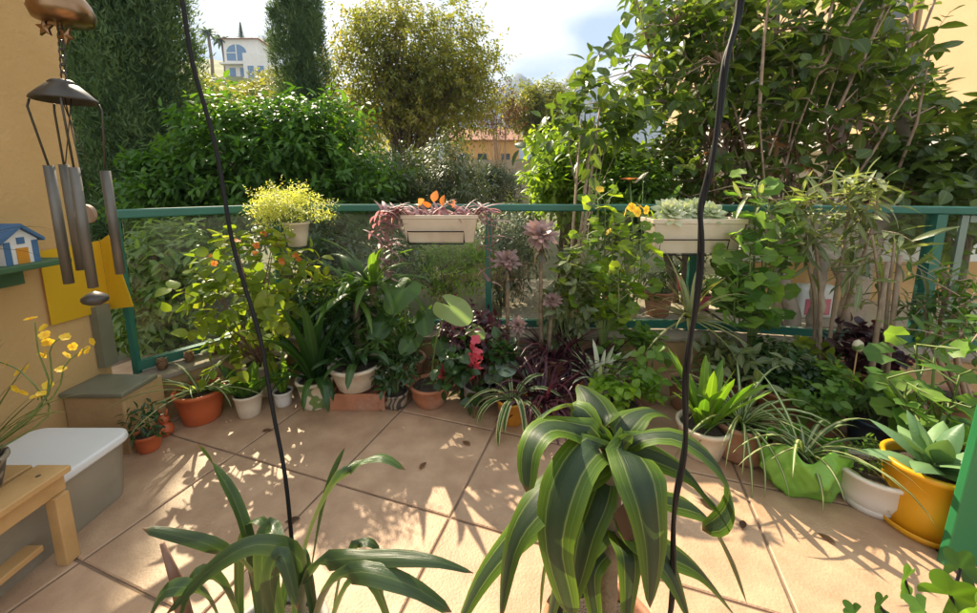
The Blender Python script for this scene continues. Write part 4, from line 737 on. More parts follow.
r = potroot('pelargonium', 'leggy round leaved geranium behind the big yellow pot', 925, 478); pot(r, .12, .09, .17, 'yellow', .018)
off = np.array(r.location); pelargonium(r, .15, [[(0, 0, .14), P(x0, 430, off[1])-off, P(x, y, off[1]+dy)-off] for (x0, x, y, dy) in ((915, 905, 395, 0), (930, 935, 350, .05), (945, 960, 375, -.03), (925, 915, 345, .1), (935, 945, 400, -.08), (922, 888, 378, .02))], 8, .085, 'pelarg')
# tall plants at the right of the balustrade
def stake_plant(name, label, x, Y, stems, nl, leaf, mat, tmpl, wr, sag, pm='brownp', stake=True, ph=.18):
    rt = thing(name, label, 'potted plant', (x, Y, 0)); pot(rt, .12, .09, ph, pm); off = np.array(rt.location); st = MB(); mb = MB()
    for path in stems:
        p = smooth_path([np.array((rng.normal()*.03, rng.normal()*.03, ph*.85))]+[P(*q)-off for q in path], 14); st.tube(p, [.011, .009, .005], 7)
        b = p[8:]; m = len(b)
        for rep in range(nl):
            dd = nrm(ball(m)+np.array((0, 0, .4))); twigs(mb, b+rng.normal(size=(m, 3))*.02, dd, .12+.1*rnd01(m), 6, leaf, tmpl, wr, .9, sag, st, .003)
    obj('stems', st, 'twig', rt); obj('foliage', mb, mat, rt)
    return rt
stake_plant('oleander', 'tall oleander with narrow grey green leaves over the right handrail', 1.95, 2.1, [[(815, 300, 2.12), (800, 240, 2.12), (775, 200, 2.12)], [(820, 300, 2.1), (815, 240, 2.1), (808, 196, 2.1)], [(835, 300, 2.1), (845, 240, 2.1), (850, 190, 2.05)], [(845, 310, 2.1), (868, 240, 2.05), (880, 185, 2.0)]], 2, .13, 'narrow', T_NARROW, 1.15, .3)
r = stake_plant('oleander', 'thin staked oleander with pale stems in the right corner', 2.02, 1.85, [[(882, 380, 1.88), (888, 300, 1.9), (895, 240, 1.9)], [(872, 380, 1.88), (880, 300, 1.9), (872, 235, 1.9)]], 1, .13, 'narrow', T_NARROW, 1.1, .4)
off = np.array(r.location); sm = MB()
for a, b in (((866, 400), (888, 262)), ((884, 400), (900, 255))): sm.tube([P(a[0], a[1], 1.84)-off, P(b[0], b[1], 1.9)-off], .011, 7)
obj('stake', sm, 'twig', r)
stake_plant('shrubby_plant', 'fine leaved shrub in the far right corner by the grey framed panel', 2.35, 1.75, [[(940, 330, 1.75), (955, 280, 1.75)], [(950, 330, 1.7), (970, 300, 1.6)], [(930, 340, 1.75), (925, 300, 1.8)], [(955, 350, 1.6), (975, 330, 1.5)]], 2, .07, 'mid', T_NARROW, 1.8, .2)
low_pot('pelargonium', 'dark leaved small geranium at the foot of the pale stakes', 872, 2.0, 'terra', .09, .2, lambda rt, z: bush_in(rt, z, .11, .24, 12, 5, 5, .05, 'purple', T_WIDE, 1.2, 'stemr'))
r = thing('pelargonium', 'climbing geranium with pale round leaves beside the right flower box', 'potted plant', (P(755, 300, 2.22)[0], 2.22, 0)); pot(r, .12, .09, .2, 'terra'); off = np.array(r.location)
pelargonium(r, .18, [[(0, 0, .17), P(x0, 320, 2.2)-off, P(x1, y1+40, Y)-off, P(x1, y1, Y)-off] for (x0, x1, y1, Y) in ((748, 742, 235, 2.15), (752, 755, 185, 2.2), (758, 768, 205, 2.1), (752, 738, 265, 2.1), (760, 775, 225, 2.1), (750, 750, 245, 2.08), (755, 762, 250, 2.12), (748, 735, 285, 2.1))], 20, .095, 'pelarg')
r = thing('nasturtium', 'yellow green climbing plant with yellow flowers left of the right flower box', 'potted plant', (P(605, 300, 2.2)[0], 2.2, 0)); pot(r, .13, .1, .22, 'brownp'); off = np.array(r.location)
pelargonium(r, .2, [[(0, 0, .19), P(x0, 320, 2.2)-off, P(x1, y1+45, Y)-off, P(x1, y1, Y)-off] for (x0, x1, y1, Y) in ((600, 598, 200, 2.3), (605, 612, 225, 2.2), (610, 628, 232, 2.15), (598, 588, 235, 2.2), (595, 570, 250, 2.25), (612, 640, 245, 2.1), (602, 605, 205, 2.35), (598, 580, 275, 2.15), (608, 618, 270, 2.1))], 19, .075, 'lime', reach=.1)
flowers(r, [P(x, y, 2.12)-off for x, y in ((632, 208), (640, 207), (646, 210), (637, 212), (626, 212), (609, 232), (600, 190))], .026, 'petal_y', 6)
low_pot('shrubby_plant', 'grey leaved bush under the handrail left of the nasturtium', 572, 2.22, 'brownp', .1, .18, lambda rt, z: bush_in(rt, z, .14, .6, 20, 4, 6, .055, 'narrow', T_WIDE, 1.0))
r = thing('poppy', 'orange and white flowers on tall stems above the right flower box', 'flower', (P(640, 200, 2.75)[0], 2.75, GZ-.02)); off = np.array(r.location); st = MB()
tips = [P(x, y, 2.75)-off for x, y in ((630, 180), (643, 178), (500, 205))][:2]
for t_ in tips: obj('stem', MB().tube([(0, 0, 0), t_*.5+np.array((.03, 0, .1)), t_], [.006, .004], 5), 'stemg', r)
flowers(r, [tips[0]], .06, 'petal_o', 6, 'orange_flower'); flowers(r, [tips[1]], .06, 'petal_w', 6, 'white_flower'); mb = MB(); twigs(mb, np.array([t_*f for t_ in tips for f in (.4, .55, .7)]), ball(6), .15, 6, .07, T_OVAL, 1); obj('foliage', mb, 'lime', r)

# ------------------------------------------------------------ flower boxes and hanging pot on the handrail
def flower_box(name, label, x0, x1, Y, z0, z1, filler):
    a = P(x0, 230, Y)[0]; b = P(x1, 230, Y)[0]; w2 = (b-a)/2; rt = thing(name, label, 'flower box', ((a+b)/2, Y, z0)); H = z1-z0; d1, d0 = .095, .065
    V = []; 
    def ring(w, d, z): return [(-w, -d, z), (w, -d, z), (w, d, z), (-w, d, z)]
    rings = [ring(w2*.86, d0, 0), ring(w2*.955, d1*.93, H*.80), ring(w2*.955, d1*.93, H*.86), ring(w2, d1, H*.861), ring(w2, d1, H), ring(w2*.96, d1*.86, H), ring(w2*.93, d1*.8, H*.6)]
    for q in rings: V += q
    f = [(r*4+i, r*4+(i+1) % 4, r*4+4+(i+1) % 4, r*4+4+i) for r in range(6) for i in range(4)]+[(3, 2, 1, 0), (24, 25, 26, 27)]
    bevel(obj('box', MB().add(V, [f]), 'cream', rt, False), .006, 3); obj('soil', MB().box((-w2*.945, -d1*.82, H*.8), (w2*.945, d1*.82, H*.9)), 'soil', rt, False)
    wm = MB(); y_ = -d1-.006
    wm.tube([(-w2*.82, .12, H*.98), (-w2*.82, .118, H*.15), (-w2*.82, y_+.02, H*.02), (-w2*.82, y_, H*.42), (w2*.62, y_, H*.42), (w2*.62, y_+.02, H*.02), (w2*.62, .118, H*.15), (w2*.62, .12, H*.98)], .0042, 6)
    wm.tube([(-w2*.82, y_+.022, -.006), (w2*.62, y_+.022, -.006)], .0038, 6); obj('wire_holder', wm, 'wire', rt); filler(rt, w2, H); return rt
def fill1(rt, w2, H):
    mb = MB(); st = MB()
    for i in range(46):
        x = rng.uniform(-w2*.95, w2*.95); straps(mb, 2, (x, rng.uniform(-.05, .05), H*.9), .17, .036, (15, 75), (40, 120), 'taper', .3, .02, cols=3, nseg=6)
    for (dx, lz, sd) in ((-1.0, -.16, -1), (-1.1, -.08, -1), (-.85, -.2, -1), (.92, -.22, 1), (1.0, -.1, 1), (-1.2, .05, -1), (-.9, -.02, -1)):
        p = smooth_path([(dx*w2*.9, -.05, H*.9), (dx*w2+sd*.06, -.12, H+.03), (dx*w2+sd*.09, -.14, lz)], 9); st.tube(p, [.005, .003], 5)
        for q in p[2:]: straps(mb, 2, q, .12, .034, (-30, 50), (20, 90), 'taper', .3, .01, cols=3, nseg=6)
    obj('stems', st, 'stemr', rt); obj('foliage', mb, 'trad', rt); m2 = MB()
    for i in range(7): m2.batch(T_WIDE, [(rng.uniform(-w2, w2), rng.uniform(-.06, .06), H+.02+.06*rng.random())], [nrm(ball(1)[0]+np.array((0, 0, .4)))], [ball(1)[0]], .07, np.array([rng.random()]))
    obj('withered_leaves', m2, 'petal_o', rt)
flower_box('flower_box', 'cream flower box of pinkish purple trailing plants in a wire holder', 404, 479, 2.33, P(440, 243, 2.25)[2], P(440, 215, 2.25)[2], fill1)
def fill2(rt, w2, H):
    mb = MB()
    for i in range(13):
        c = np.array((rng.uniform(-w2*.9, w2*.45), rng.uniform(-.05, .04), H*1.0+.02+.03*rng.random())); s = .075+.04*rng.random()
        for ring, (nl, e) in enumerate(((9, 15), (7, 40), (5, 65))):
            for k_ in range(nl):
                k0 = len(mb.v); strap(mb, (0, 0, 0), k_*6.283/nl+ring*.5, R(e), s*(1-.25*ring), s*.42, R(20), 'spoon', 5, .2, rng.random(), cols=3); v_ = mb.v[k0]; ca, sa = math.cos(.8), math.sin(.8)
                mb.v[k0] = np.stack([v_[:, 0], v_[:, 1]*ca-v_[:, 2]*sa, v_[:, 1]*sa+v_[:, 2]*ca], -1)+c
    obj('foliage', mb, 'succ', rt); m2 = MB()
    straps(m2, 20, (-w2*.75, 0, H*.9), .1, .02, (30, 85), (20, 80), 'taper', .2, .06, cols=3, nseg=5); obj('green_foliage', m2, 'lime', rt)
rb = flower_box('flower_box', 'cream flower box of pale succulent rosettes in a wire holder', 646, 737, 2.26, P(690, 254, 2.18)[2], P(690, 219, 2.18)[2], fill2)
q = P(718, 214, 2.24); r = thing('figurine', 'little sandy clay animal figurine standing in the right flower box', 'figurine', (q[0], q[1], rb.location[2]+.125))
fm = MB().lathe([(.001, 0), (.03, .002), (.034, .02), (.03, .045), (.018, .06), (.001, .066)], k=16); obj('body', fm, 'brownp', r)
obj('head', MB().lathe([(.001, .05), (.016, .056), (.021, .07), (.016, .086), (.001, .092)], (.014, -.006, 0), 14), 'twig', r)
em = MB()
for s in (-1, 1): em.tube([(.014+s*.013, -.006, .083), (.014+s*.02, -.006, .098), (.014+s*.018, -.006, .108)], [.006, .002], 6)
obj('ears', em, 'twig', r)
q = P(297, 236, 2.36); r = thing('feathery_plant', 'feathery yellow green plant in a cream pot hung on the handrail corner', 'potted plant', (q[0], 2.36, P(297, 246, 2.36)[2])); pot(r, .075, .052, .15, 'cream', .016)
[obj('hanger', MB().tube([(q_, .075, .135), (q_, .1, .16), (q_, .15, .18)], .004, 5), 'wire', r) for q_ in (-.07, .07)]; mb = MB(); n = 900
cc = ball(24); cc[:, 2] = abs(cc[:, 2])*.95-.1; cc *= .55+.75*rng.random((24, 1)); v = cc[rng.integers(24, size=n)]+.2*rng.normal(size=(n, 3)); pos = np.array((0, 0, .18))+v*np.array((.17, .12, .15)); twigs(mb, pos, nrm(v+np.array((0, 0, .4))), .07, 5, .022, T_SPRAY, 2.0, .9); obj('foliage', mb, 'feather', r); st = MB()
for i in range(60): st.tube([(0, 0, .13), pos[i*7]*.6+np.array((0, 0, .06)), pos[i*7]], .0016, 4, cap=False)
obj('stems', st, 'stemg', r)
# little things in the garden behind the glass
def gpot(label, px, py, r1, h, mat, mode, name='potted_plant'):
    q = F(px, py, GZ); rt = thing(name, label, 'potted plant', (q[0], q[1], GZ-.016)); pot(rt, r1, r1*.74, h, mat, .02)
    if mode == 'rosette':
        mb = MB(); straps(mb, 30, (0, 0, h*.9), .26, .03, (10, 85), (10, 50), 'taper', .2, .03, cols=3, nseg=6); obj('foliage', mb, 'grey', rt)
    elif mode == 'flower': bush_in(rt, h*.9, .1, .22, 10, 5, 5, .06, 'lime', T_OVAL, 1); flowers(rt, [np.array((rng.normal()*.07, -.06, h+.2+rng.normal()*.03)) for _ in range(10)], .045, 'petal_y', 5)
    else: bush_in(rt, h*.9, .13, .16, 12, 5, 5, .055, mode, T_OVAL, 1)
gpot('spiky grey rosette in a pink pot on the gravel', 574, 314, .17, .27, 'pinkp', 'rosette'); gpot('yellow flowered plant in a small terracotta pot on the gravel', 611, 299, .11, .16, 'terra', 'flower')
gpot('leafy plant in a dull green pot at the gravel edge', 590, 302, .14, .27, 'greenp', 'mid'); gpot('bushy plant in the biggest terracotta pot on the gravel', 657, 313, .15, .27, 'terra', 'shrub')
gpot('small plant in a pink pot behind the right flower box', 701, 307, .1, .17, 'pinkp', 'mid'); gpot('leafy plant in a pink pot farthest back on the gravel', 677, 288, .13, .22, 'pinkp', 'dark')
gpot('small cactus like plant in a terracotta pot by the gravel edging', 724, 300, .1, .14, 'terra', 'grey')
q = F(624, 322, GZ); shrub('young_tree', 'slender young tree growing from the gravel', (q[0], q[1], GZ-.03), (q[0], q[1], 1.0), (.36, .3, .4), 22, 14, 6, .09, 'mid', T_OVAL, 1, .34, cat='tree', ntr=1, tr=.05)
q = F(792, 336, GZ); q2 = F(742, 288, GZ); r = thing('timber_edging', 'weathered timber edging between the gravel and pale path', 'edging', (q[0], q[1], GZ-.03)); dv = q2-q; obj('timber', MB().tube([(0, 0, .02), dv*.5+np.array((0, 0, .025)), dv+np.array((0, 0, .02))], .045, 8), 'bark', r)
q = F(826, 322, GZ); r = thing('sack', 'white plastic sack with a pink panel beside the trunk', 'sack', (q[0], q[1]+.2, GZ-.015)); o = obj('bag', MB().box((-.2, -.08, 0), (.2, .08, .36)), 'lid', r, False); bevel(o, .05, 4); bevel(obj('panel', MB().box((-.13, -.086, .05), (.13, -.081, .22)), 'pinkp', r, False), .001)

# ------------------------------------------------------------ left corner: chime, shelf, box, stool
CXY = P(84, 165, 1.12); r = thing('wind_chime', 'aged metal wind chime with grey tubes and a brass bell on top', 'wind chime', (CXY[0], 1.12, 0)); off = np.array((CXY[0], 1.12, 0))
def cp(px, py, dy=0): return P(px, py, 1.12+dy)-off
zt = cp(63, 25)[2]; bx = cp(62, 10)
bell = MB().lathe([(.004, zt+.105), (.02, zt+.105), (.036, zt+.095), (.058, zt+.06), (.067, zt+.03), (.06, zt+.008), (.035, zt-.001), (.001, zt-.003)][::-1], (bx[0], 0, 0), 28); obj('bell', bell, 'brass', r)
cm = MB(); c0 = cp(60, 26); c1 = cp(64, 80); nl = 7
for i in range(nl):
    f = i/nl; c = c0+(c1-c0)*(f+.5/nl); hl = (c0[2]-c1[2])/nl*.68; th = np.linspace(0, 6.283, 15); w_ = .007
    lk = np.stack([w_*np.cos(th)*(i % 2 == 0), w_*np.cos(th)*(i % 2), hl*np.sin(th)], -1)+c; cm.tube(lk, .0022, 5, cap=False)
obj('chain', cm, 'dkmetal', r)
def star(c, s, rot):
    V = []; 
    for y in (-.003, .003):
        for i in range(10): a = i*.6283+rot; q = s*(1 if i % 2 == 0 else .45); V.append((c[0]+q*math.cos(a), c[1]+y, c[2]+q*math.sin(a)))
    V += [(c[0], c[1]-.006, c[2]), (c[0], c[1]+.006, c[2])]
    return MB().add(V, [[(20, i, (i+1) % 10) for i in range(10)]+[(21, 10+(i+1) % 10, 10+i) for i in range(10)], [(i, 10+i, 10+(i+1) % 10, (i+1) % 10) for i in range(10)]])
obj('star_charm', star(cp(45, 28, -.02), .024, .3), 'brass', r, False); obj('star_charm', star(cp(66, 36, -.015), .024, .9), 'brass', r, False)
cz = cp(65, 101); cap = MB().lathe([(.001, .058), (.022, .055), (.03, .047), (.028, .045), (.034, .042), (.05, .026), (.068, .006), (.07, .0), (.066, -.002), (.048, .016), (.002, .03)], cz, 30); obj('cap', cap, 'dkmetal', r)
rimp = []
for i in range(5): a = i*1.2566+2.7; rimp.append(cz+np.array((.08*math.cos(a), .08*math.sin(a), 0)))
tb = [cp(58, 163, .03), cp(71, 163, -.035), cp(93, 163, -.03), cp(100, 166, .03), cp(80, 170, .06)]
tb2 = [(-.068, .03), (-.045, -.03), (.035, -.04), (.052, .03)]
sm = MB()
ztop = cp(84, 164)[2]; zbot = [cp(84, q)[2] for q in (272, 281, 284, 276, 262)]
xm = cp(76, 165)[0]
for i, (dx, dy) in enumerate(tb2):
    c = np.array((xm+dx*1.0, dy, 0)); L_ = ztop-zbot[i]; tm = MB().lathe([(.01, zbot[i]), (.012, zbot[i]), (.012, ztop-.02*i*.3), (.0095, ztop-.02*i*.3), (.0095, ztop-.05), (.01, zbot[i])], c, 18); obj('tube', tm, 'steel', r)
    a = math.atan2(dy, dx); s0 = cz+np.array((.068*math.cos(a), .068*math.sin(a), -.002)); sm.tube([s0, s0+np.array((.006*math.cos(a), .006*math.sin(a), -.02)), (c[0], dy, ztop-.012)], .0028, 5)
ck = cp(86, 214); sm.tube([cz+np.array((0, 0, .02)), (xm+.01, 0, ztop), ck], .0018, 4).tube([cz+np.array((.02, 0, .01)), (xm-.03, .0, ztop)], .0018, 4).tube([cz+np.array((-.01, 0, .01)), (xm+.035, 0, ztop)], .0018, 4)
zb = cp(95, 298); sm.tube([ck, zb+np.array((0, 0, .03))], .0016, 4); obj('strings', sm, 'dkmetal', r); obj('hanging_wire', MB().tube([(bx[0], 0, zt+.104), (bx[0], 0, zt+1.1)], .002, 5), 'dkmetal', r)
dk = MB(); th = np.linspace(0, 6.283, 25)[:-1]
V = [(ck[0]+.028*math.cos(a), ck[1]+y, ck[2]+.028*math.sin(a)) for y in (-.006, .006) for a in th]; dk.add(V, [[(i, (i+1) % 24, 24+(i+1) % 24, 24+i) for i in range(24)], [tuple(range(24))[::-1], tuple(range(24, 48))]]); obj('clapper', dk, 'twig', r, False)
wb = MB().lathe([(.001, -.022), (.014, -.021), (.029, -.012), (.032, -.004), (.03, .004), (.016, .015), (.005, .02), (.001, .021)], zb, 24); obj('wind_weight', wb, 'dkmetal', r)
# yellow folded sheet on the wall end
za, zc = P(90, 243, 1.75)[2], P(90, 314, 1.75)[2]
r = thing('yellow_sheet', 'bright yellow folded sheet stuck on the orange wall corner', 'sheet', (-1.885, 1.78, zc)); H = za-zc
sh = MB().add([(0, -.21, .01), (0, .045, 0), (.0, .045, H), (0, -.21, H-.01)], [[(0, 1, 2, 3)]]).add([(.0005, .046, 0), (.14, .02, .02), (.06, .03, H+.03), (.0005, .046, H)], [[(0, 1, 2, 3)]]); o = obj('sheet', sh, 'paper', r, False); o.modifiers.new('t', 'SOLIDIFY').thickness = .003
# shelf with the painted hut
zs = P(20, 258, 1.5)[2]; r = thing('wall_shelf', 'small green wooden shelf on the orange wall', 'shelf', (-1.898, 1.3, zs-.03)); bevel(obj('board', MB().box((0, -.4, 0), (.16, .26, .022)), 'shelf', r, False), .004); obj('bracket', MB().box((.002, -.2, -.075), (.02, .2, -.001)), 'shelf', r, False)
r = thing('bird_house', 'miniature painted hut with blue roof and orange door on the shelf', 'ornament', (-1.82, 1.43, zs-.0075))
def yz_prism(mb, pts, x0, x1):
    n = len(pts); V = [(x, p[0], p[1]) for x in (x0, x1) for p in pts]; return mb.add(V, [[(i, (i+1) % n, n+(i+1) % n, n+i) for i in range(n)], [tuple(range(n))[::-1], tuple(range(n, 2*n))]])
obj('wall', yz_prism(MB(), [(-.055, 0), (.055, 0), (.055, .09), (0, .135), (-.055, .09)], -.04, .04), 'lid', r, False)
obj('roof', yz_prism(MB(), [(-.07, .08), (0, .138), (.07, .08), (.07, .092), (0, .152), (-.07, .092)], -.05, .055), 'blueroof', r, False)
obj('door', MB().box((.0405, -.018, .0), (.044, .018, .06)), 'orangep', r, False); obj('window', MB().box((.0405, -.012, .075), (.043, .012, .1)), 'blueroof', r, False)
obj('stripe', MB().box((.0405, -.054, .0), (.0425, -.034, .085)), 'blueroof', r, False); obj('stripe', MB().box((.0405, .034, .0), (.0425, .054, .085)), 'blueroof', r, False)
r = thing('air_plant', 'thin leaved plant on the shelf beside the painted hut', 'potted plant', (-1.80, 1.25, zs-.0075)); pot(r, .04, .03, .06, 'pinkp', .008); mb = MB(); straps(mb, 16, (0, 0, .055), .26, .012, (20, 80), (30, 90), 'taper', .3, .01); obj('foliage', mb, 'dark', r)
# plastic box with white lid
qb = F(139, 484); r = thing('storage_box', 'smoky plastic storage box with rounded white lid on the tiles', 'storage box', (qb[0]-.19, qb[1]-.3, 0))
def rbox(hx, hy, z0, z1, taper, k=6, rc=.06):
    V = []; 
    for z, s in ((z0, taper), (z0+.012, taper+.01), (z1, 1)):
        for cxs, cys, a0 in ((1, 1, 0), (-1, 1, 90), (-1, -1, 180), (1, -1, 270)):
            for i in range(k+1): a = R(a0+90*i/k); V.append(((cxs*(hx-rc)+rc*math.cos(a))*s, (cys*(hy-rc)+rc*math.sin(a))*s, z))
    m = 4*(k+1); return MB().add(V, [[(q*m+i, q*m+(i+1) % m, q*m+m+(i+1) % m, q*m+m+i) for q in range(2) for i in range(m)], [tuple(range(m))[::-1], tuple(range(2*m, 3*m))]])
obj('body', rbox(.19, .3, 0, .215, .93), 'boxp', r, False); bevel(obj('lid', rbox(.2, .31, .2155, .25, 1.0), 'lid', r, False), .01, 3)
# wooden stool with plants
qs = F(88, 551); sx, sy = qs[0]-.24, qs[1]-.27; r = thing('stool', 'low pale wooden slatted stool in front of the storage box', 'stool', (sx, sy, 0))
for i in range(4): bevel(obj('slat', MB().box((-.24+i*.123, -.27, .30), (-.24+i*.123+.108, .27, .322)), 'wood', r, False), .004)
bevel(obj('rail', MB().box((.19, -.265, .24), (.215, .265, .297)), 'wood', r, False), .003); bevel(obj('rail', MB().box((-.215, -.265, .24), (-.19, .265, .297)), 'wood', r, False), .003)
for s in (-1, 1):
    for t_ in (-1, 1): bevel(obj('leg', MB().box((s*.21-.018, t_*.24-.02, 0), (s*.21+.018, t_*.24+.02, .239)), 'wood', r, False), .003)
for s in (-1, 1):
    for t_ in (-1, 1): obj('screw', MB().lathe([(.001, .3225), (.006, .3228), (.0065, .3222)][::-1], (s*.19, t_*.22, 0), 12), 'dkmetal', r)
bevel(obj('lower_shelf', MB().box((-.19, -.2, .08), (.19, .2, .1)), 'wood', r, False), .003)
q = P(38, 462, sy+.12); r = thing('yellow_orchid', 'thin leaved orchid with sprays of small yellow flowers on the stool', 'potted plant', (sx+.08, sy+.14, .3225)); pot(r, .085, .065, .1, 'scroll', .014); mb = MB(); straps(mb, 30, (0, 0, .09), .34, .016, (35, 88), (15, 80), 'taper', .3, .03, cols=3); obj('foliage', mb, 'reed', r); off = np.array(r.location); st = MB(); fl = []
for path in ([(45, 400), (38, 350), (35, 322)], [(45, 400), (50, 350), (62, 338)], [(50, 400), (65, 365), (88, 347)], [(40, 410), (25, 375), (0, 362)], [(45, 420), (40, 390), (38, 400)]):
    p = smooth_path([(0, 0, .09)]+[P(x, y, sy+.2)-off for x, y in path], 12); st.tube(p, [.003, .0015], 5)
    for q in p[7:]: fl += [q+rng.normal(size=3)*.012]
obj('flower_stems', st, 'stemg', r); flowers(r, fl, .012, 'petal_y', 5)
r = thing('leafy_plant', 'pale rounded plant pot holder at the left frame edge on the stool', 'potted plant', (sx-.12, sy+.13, .3225)); pot(r, .08, .07, .17, 'greyp', .014); bush_in(r, .15, .07, .14, 8, 5, 5, .05, 'purple', T_WIDE, 1)
r = thing('ornament', 'little orange terracotta bunny ornament next to the red pot', 'ornament', tuple(F(166, 434))); obj('body', MB().lathe([(.001, 0), (.03, .002), (.036, .025), (.028, .05), (.012, .06), (.02, .07), (.022, .085), (.012, .1), (.001, .103)], k=16), 'terrar', r)
em = MB()
for s in (-1, 1): em.tube([(s*.01, 0, .095), (s*.018, 0, .12), (s*.02, 0, .135)], [.007, .003], 6)
obj('ears', em, 'terrar', r)
for i, (px, lab) in enumerate(((134, 'pine cone lying on the kerb closest to the pedestal'), (150, 'second pine cone from the pedestal on the kerb'), (166, 'middle pine cone of the row on the kerb'), (183, 'fourth pine cone from the pedestal on the kerb'), (200, 'pine cone on the kerb farthest from the pedestal'))):
    f = i/4; q = RP[0]+(RP[1]-RP[0])*(.12+.62*f); t_ = nrm(np.array((.6, -.45))); q = q+t_*.055; c = thing('pine_cone', lab, 'pine cone', (q[0], q[1], .2455), 'pine cones on the kerb', rz=i*1.3); mb = MB(); mb.lathe([(.001, 0), (.016, .004), (.022, .03), (.014, .06), (.001, .068)], k=10); 
    for k_ in range(40): a = k_*2.4; z = .006+.056*k_/40; strap(mb, (.012*math.cos(a), .012*math.sin(a), z), a, R(25), .022*(1-.4*k_/40), .018, R(-20), 'spoon', 4, .1, rng.random(), cols=3)
    obj('scales', mb, 'darkwood', c); c.rotation_euler = (0, 0, i*1.3)
q = P(858, 346, 1.8); r = thing('ornament', 'painted egg on a thin stick in the right corner pots', 'ornament', (q[0], 1.8, 0)); obj('egg', MB().lathe([(.001, q[2]-.03), (.016, q[2]-.024), (.023, q[2]), (.018, q[2]+.022), (.001, q[2]+.034)], k=16), 'painted', r); obj('stick', MB().tube([(0, 0, 0), (0, 0, q[2]-.028)], .003, 6), 'wood', r)
# green board at the right edge
q = F(940, 563); q2 = P(977, 421, q[1]); r = thing('green_board', 'bright green slanting board standing at the right picture edge', 'board', (q[0], q[1], 0)); dz = q2[2]
ob = MB().box((0, -.012, 0), (.5, .012, .8)); ob.v[0][:, 0] += (q2[0]-q[0])/q2[2]*ob.v[0][:, 2]; bevel(obj('board', ob, 'greenboard', r, False), .004)

for px, py, a in ((262, 432, .3), (420, 470, 1.2), (470, 446, 2.4), (556, 470, 4.0), (700, 500, 5.1), (742, 530, .9), (300, 520, 3.3), (835, 545, 2.0)):
    q = F(px, py); mb = MB(); mb.batch(T_OVAL, [(0, 0, .006)], [(math.cos(a), math.sin(a), .12)], [(.1*math.cos(a*3), .1, 1)], .05, np.array([rng.random()])); o = tag(obj('fallen_leaf', mb, 'dead', None, True, tuple(q)), 'small dry brown leaf lying on the tiles', 'leaf', 'dry leaves fallen on the tiles')
# ------------------------------------------------------------ foreground plants
def blade(mb, pts, W_, prof='lance', stem=None, fold=.16, rnd=None, n=18, cols=9):
    P3 = smooth_path([P(*q) for q in pts], n); s = np.linspace(0, 1, n); T = nrm(np.gradient(P3, axis=0)); out = P3-np.asarray(stem); out[:, 2] = 0; Nn = nrm(nrm(out)*.9+np.array((0, -.15, .75))); side = nrm(np.cross(T, Nn))
    w = W_/2*PROF[prof](s); wv = 1+.05*np.sin(s*17+rng.random()*6); return mb.ribbon(P3, w*wv, side, -fold, rng.random() if rnd is None else rnd, cols)
sc = P(612, 462, .72); r = thing('dracaena', 'large striped dracaena with broad drooping leaves in the foreground', 'potted plant', (sc[0], .72, 0)); off = np.array(r.location); pot(r, .13, .1, .2, 'terra')
st = MB(); cpts = smooth_path([(0, 0, .15), (.004, 0, .3), (0, 0, sc[2]+.01)], 24); st.tube(cpts, [.022+.003*(i % 3 == 0) for i in range(24)], 12); obj('cane', st, 'cane', r)
mb = MB(); c = (612, 456)
LV = [([(c[0], c[1], .72), (603, 420, .76), (590, 396, .82), (578, 384, .88)], .1, 'lance'), ([(c[0], c[1], .72), (590, 425, .74), (566, 405, .76), (545, 412, .72), (535, 425, .68)], .075, 'lance'),
      ([(c[0], c[1], .72), (585, 432, .70), (548, 425, .66), (528, 450, .62), (526, 492, .6)], .085, 'strap'), ([(c[0]-2, c[1], .72), (592, 445, .66), (566, 480, .60), (553, 540, .58), (566, 600, .58), (572, 616, .585)], .1, 'lance'),
      ([(c[0]-3, c[1]+4, .72), (575, 470, .68), (540, 500, .63), (512, 545, .6), (500, 620, .59)], .085, 'lance'), ([(c[0]-4, c[1]+8, .72), (570, 485, .70), (520, 530, .68), (480, 580, .66), (452, 640, .65)], .085, 'lance'),
      ([(c[0]+4, c[1]-2, .72), (628, 452, .66), (645, 490, .59), (654, 550, .57), (650, 608, .575)], .105, 'lance'), ([(c[0]+2, c[1], .72), (622, 430, .75), (636, 414, .78), (655, 410, .8), (672, 420, .82)], .08, 'lance'),
      ([(c[0]+3, c[1], .72), (640, 437, .72), (680, 436, .7), (718, 465, .68), (732, 500, .68), (722, 522, .70), (702, 530, .73)], .075, 'strap'), ([(c[0]+4, c[1], .72), (645, 452, .72), (685, 470, .72), (710, 500, .72), (716, 505, .72)], .085, 'lance'),
      ([(c[0]+2, c[1]+6, .72), (632, 480, .76), (668, 500, .82), (698, 510, .84)], .07, 'lance'), ([(c[0]+3, c[1]+12, .73), (655, 495, .78), (700, 510, .8), (728, 550, .8), (747, 604, .8)], .09, 'lance'),
      ([(c[0]-3, c[1]+14, .73), (600, 500, .68), (585, 540, .66), (575, 585, .65), (560, 640, .65)], .07, 'lance'), ([(c[0]-3, c[1]+10, .73), (590, 480, .76), (570, 500, .8), (545, 560, .82), (540, 620, .82)], .075, 'lance'),
      ([(616, 520, .72), (640, 535, .66), (668, 565, .62), (690, 620, .6)], .08, 'lance'), ([(616, 530, .72), (660, 545, .74), (700, 570, .75), (735, 615, .75)], .095, 'lance'), ([(612, 530, .72), (630, 560, .64), (625, 640, .62)], .06, 'lance'), ([(612, 470, .72), (606, 440, .70), (600, 425, .7)], .04, 'lance'), ([(612, 470, .72), (622, 445, .69), (632, 435, .68)], .045, 'lance'),
      ([(611, 515, .72), (590, 540, .7), (560, 580, .7), (545, 640, .7)], .07, 'lance'), ([(612, 545, .72), (590, 570, .68), (600, 640, .66)], .06, 'lance')]
for pts, w_, pr in LV: blade(mb, [(a, b, y) for a, b, y in pts], w_*.87, pr, sc)
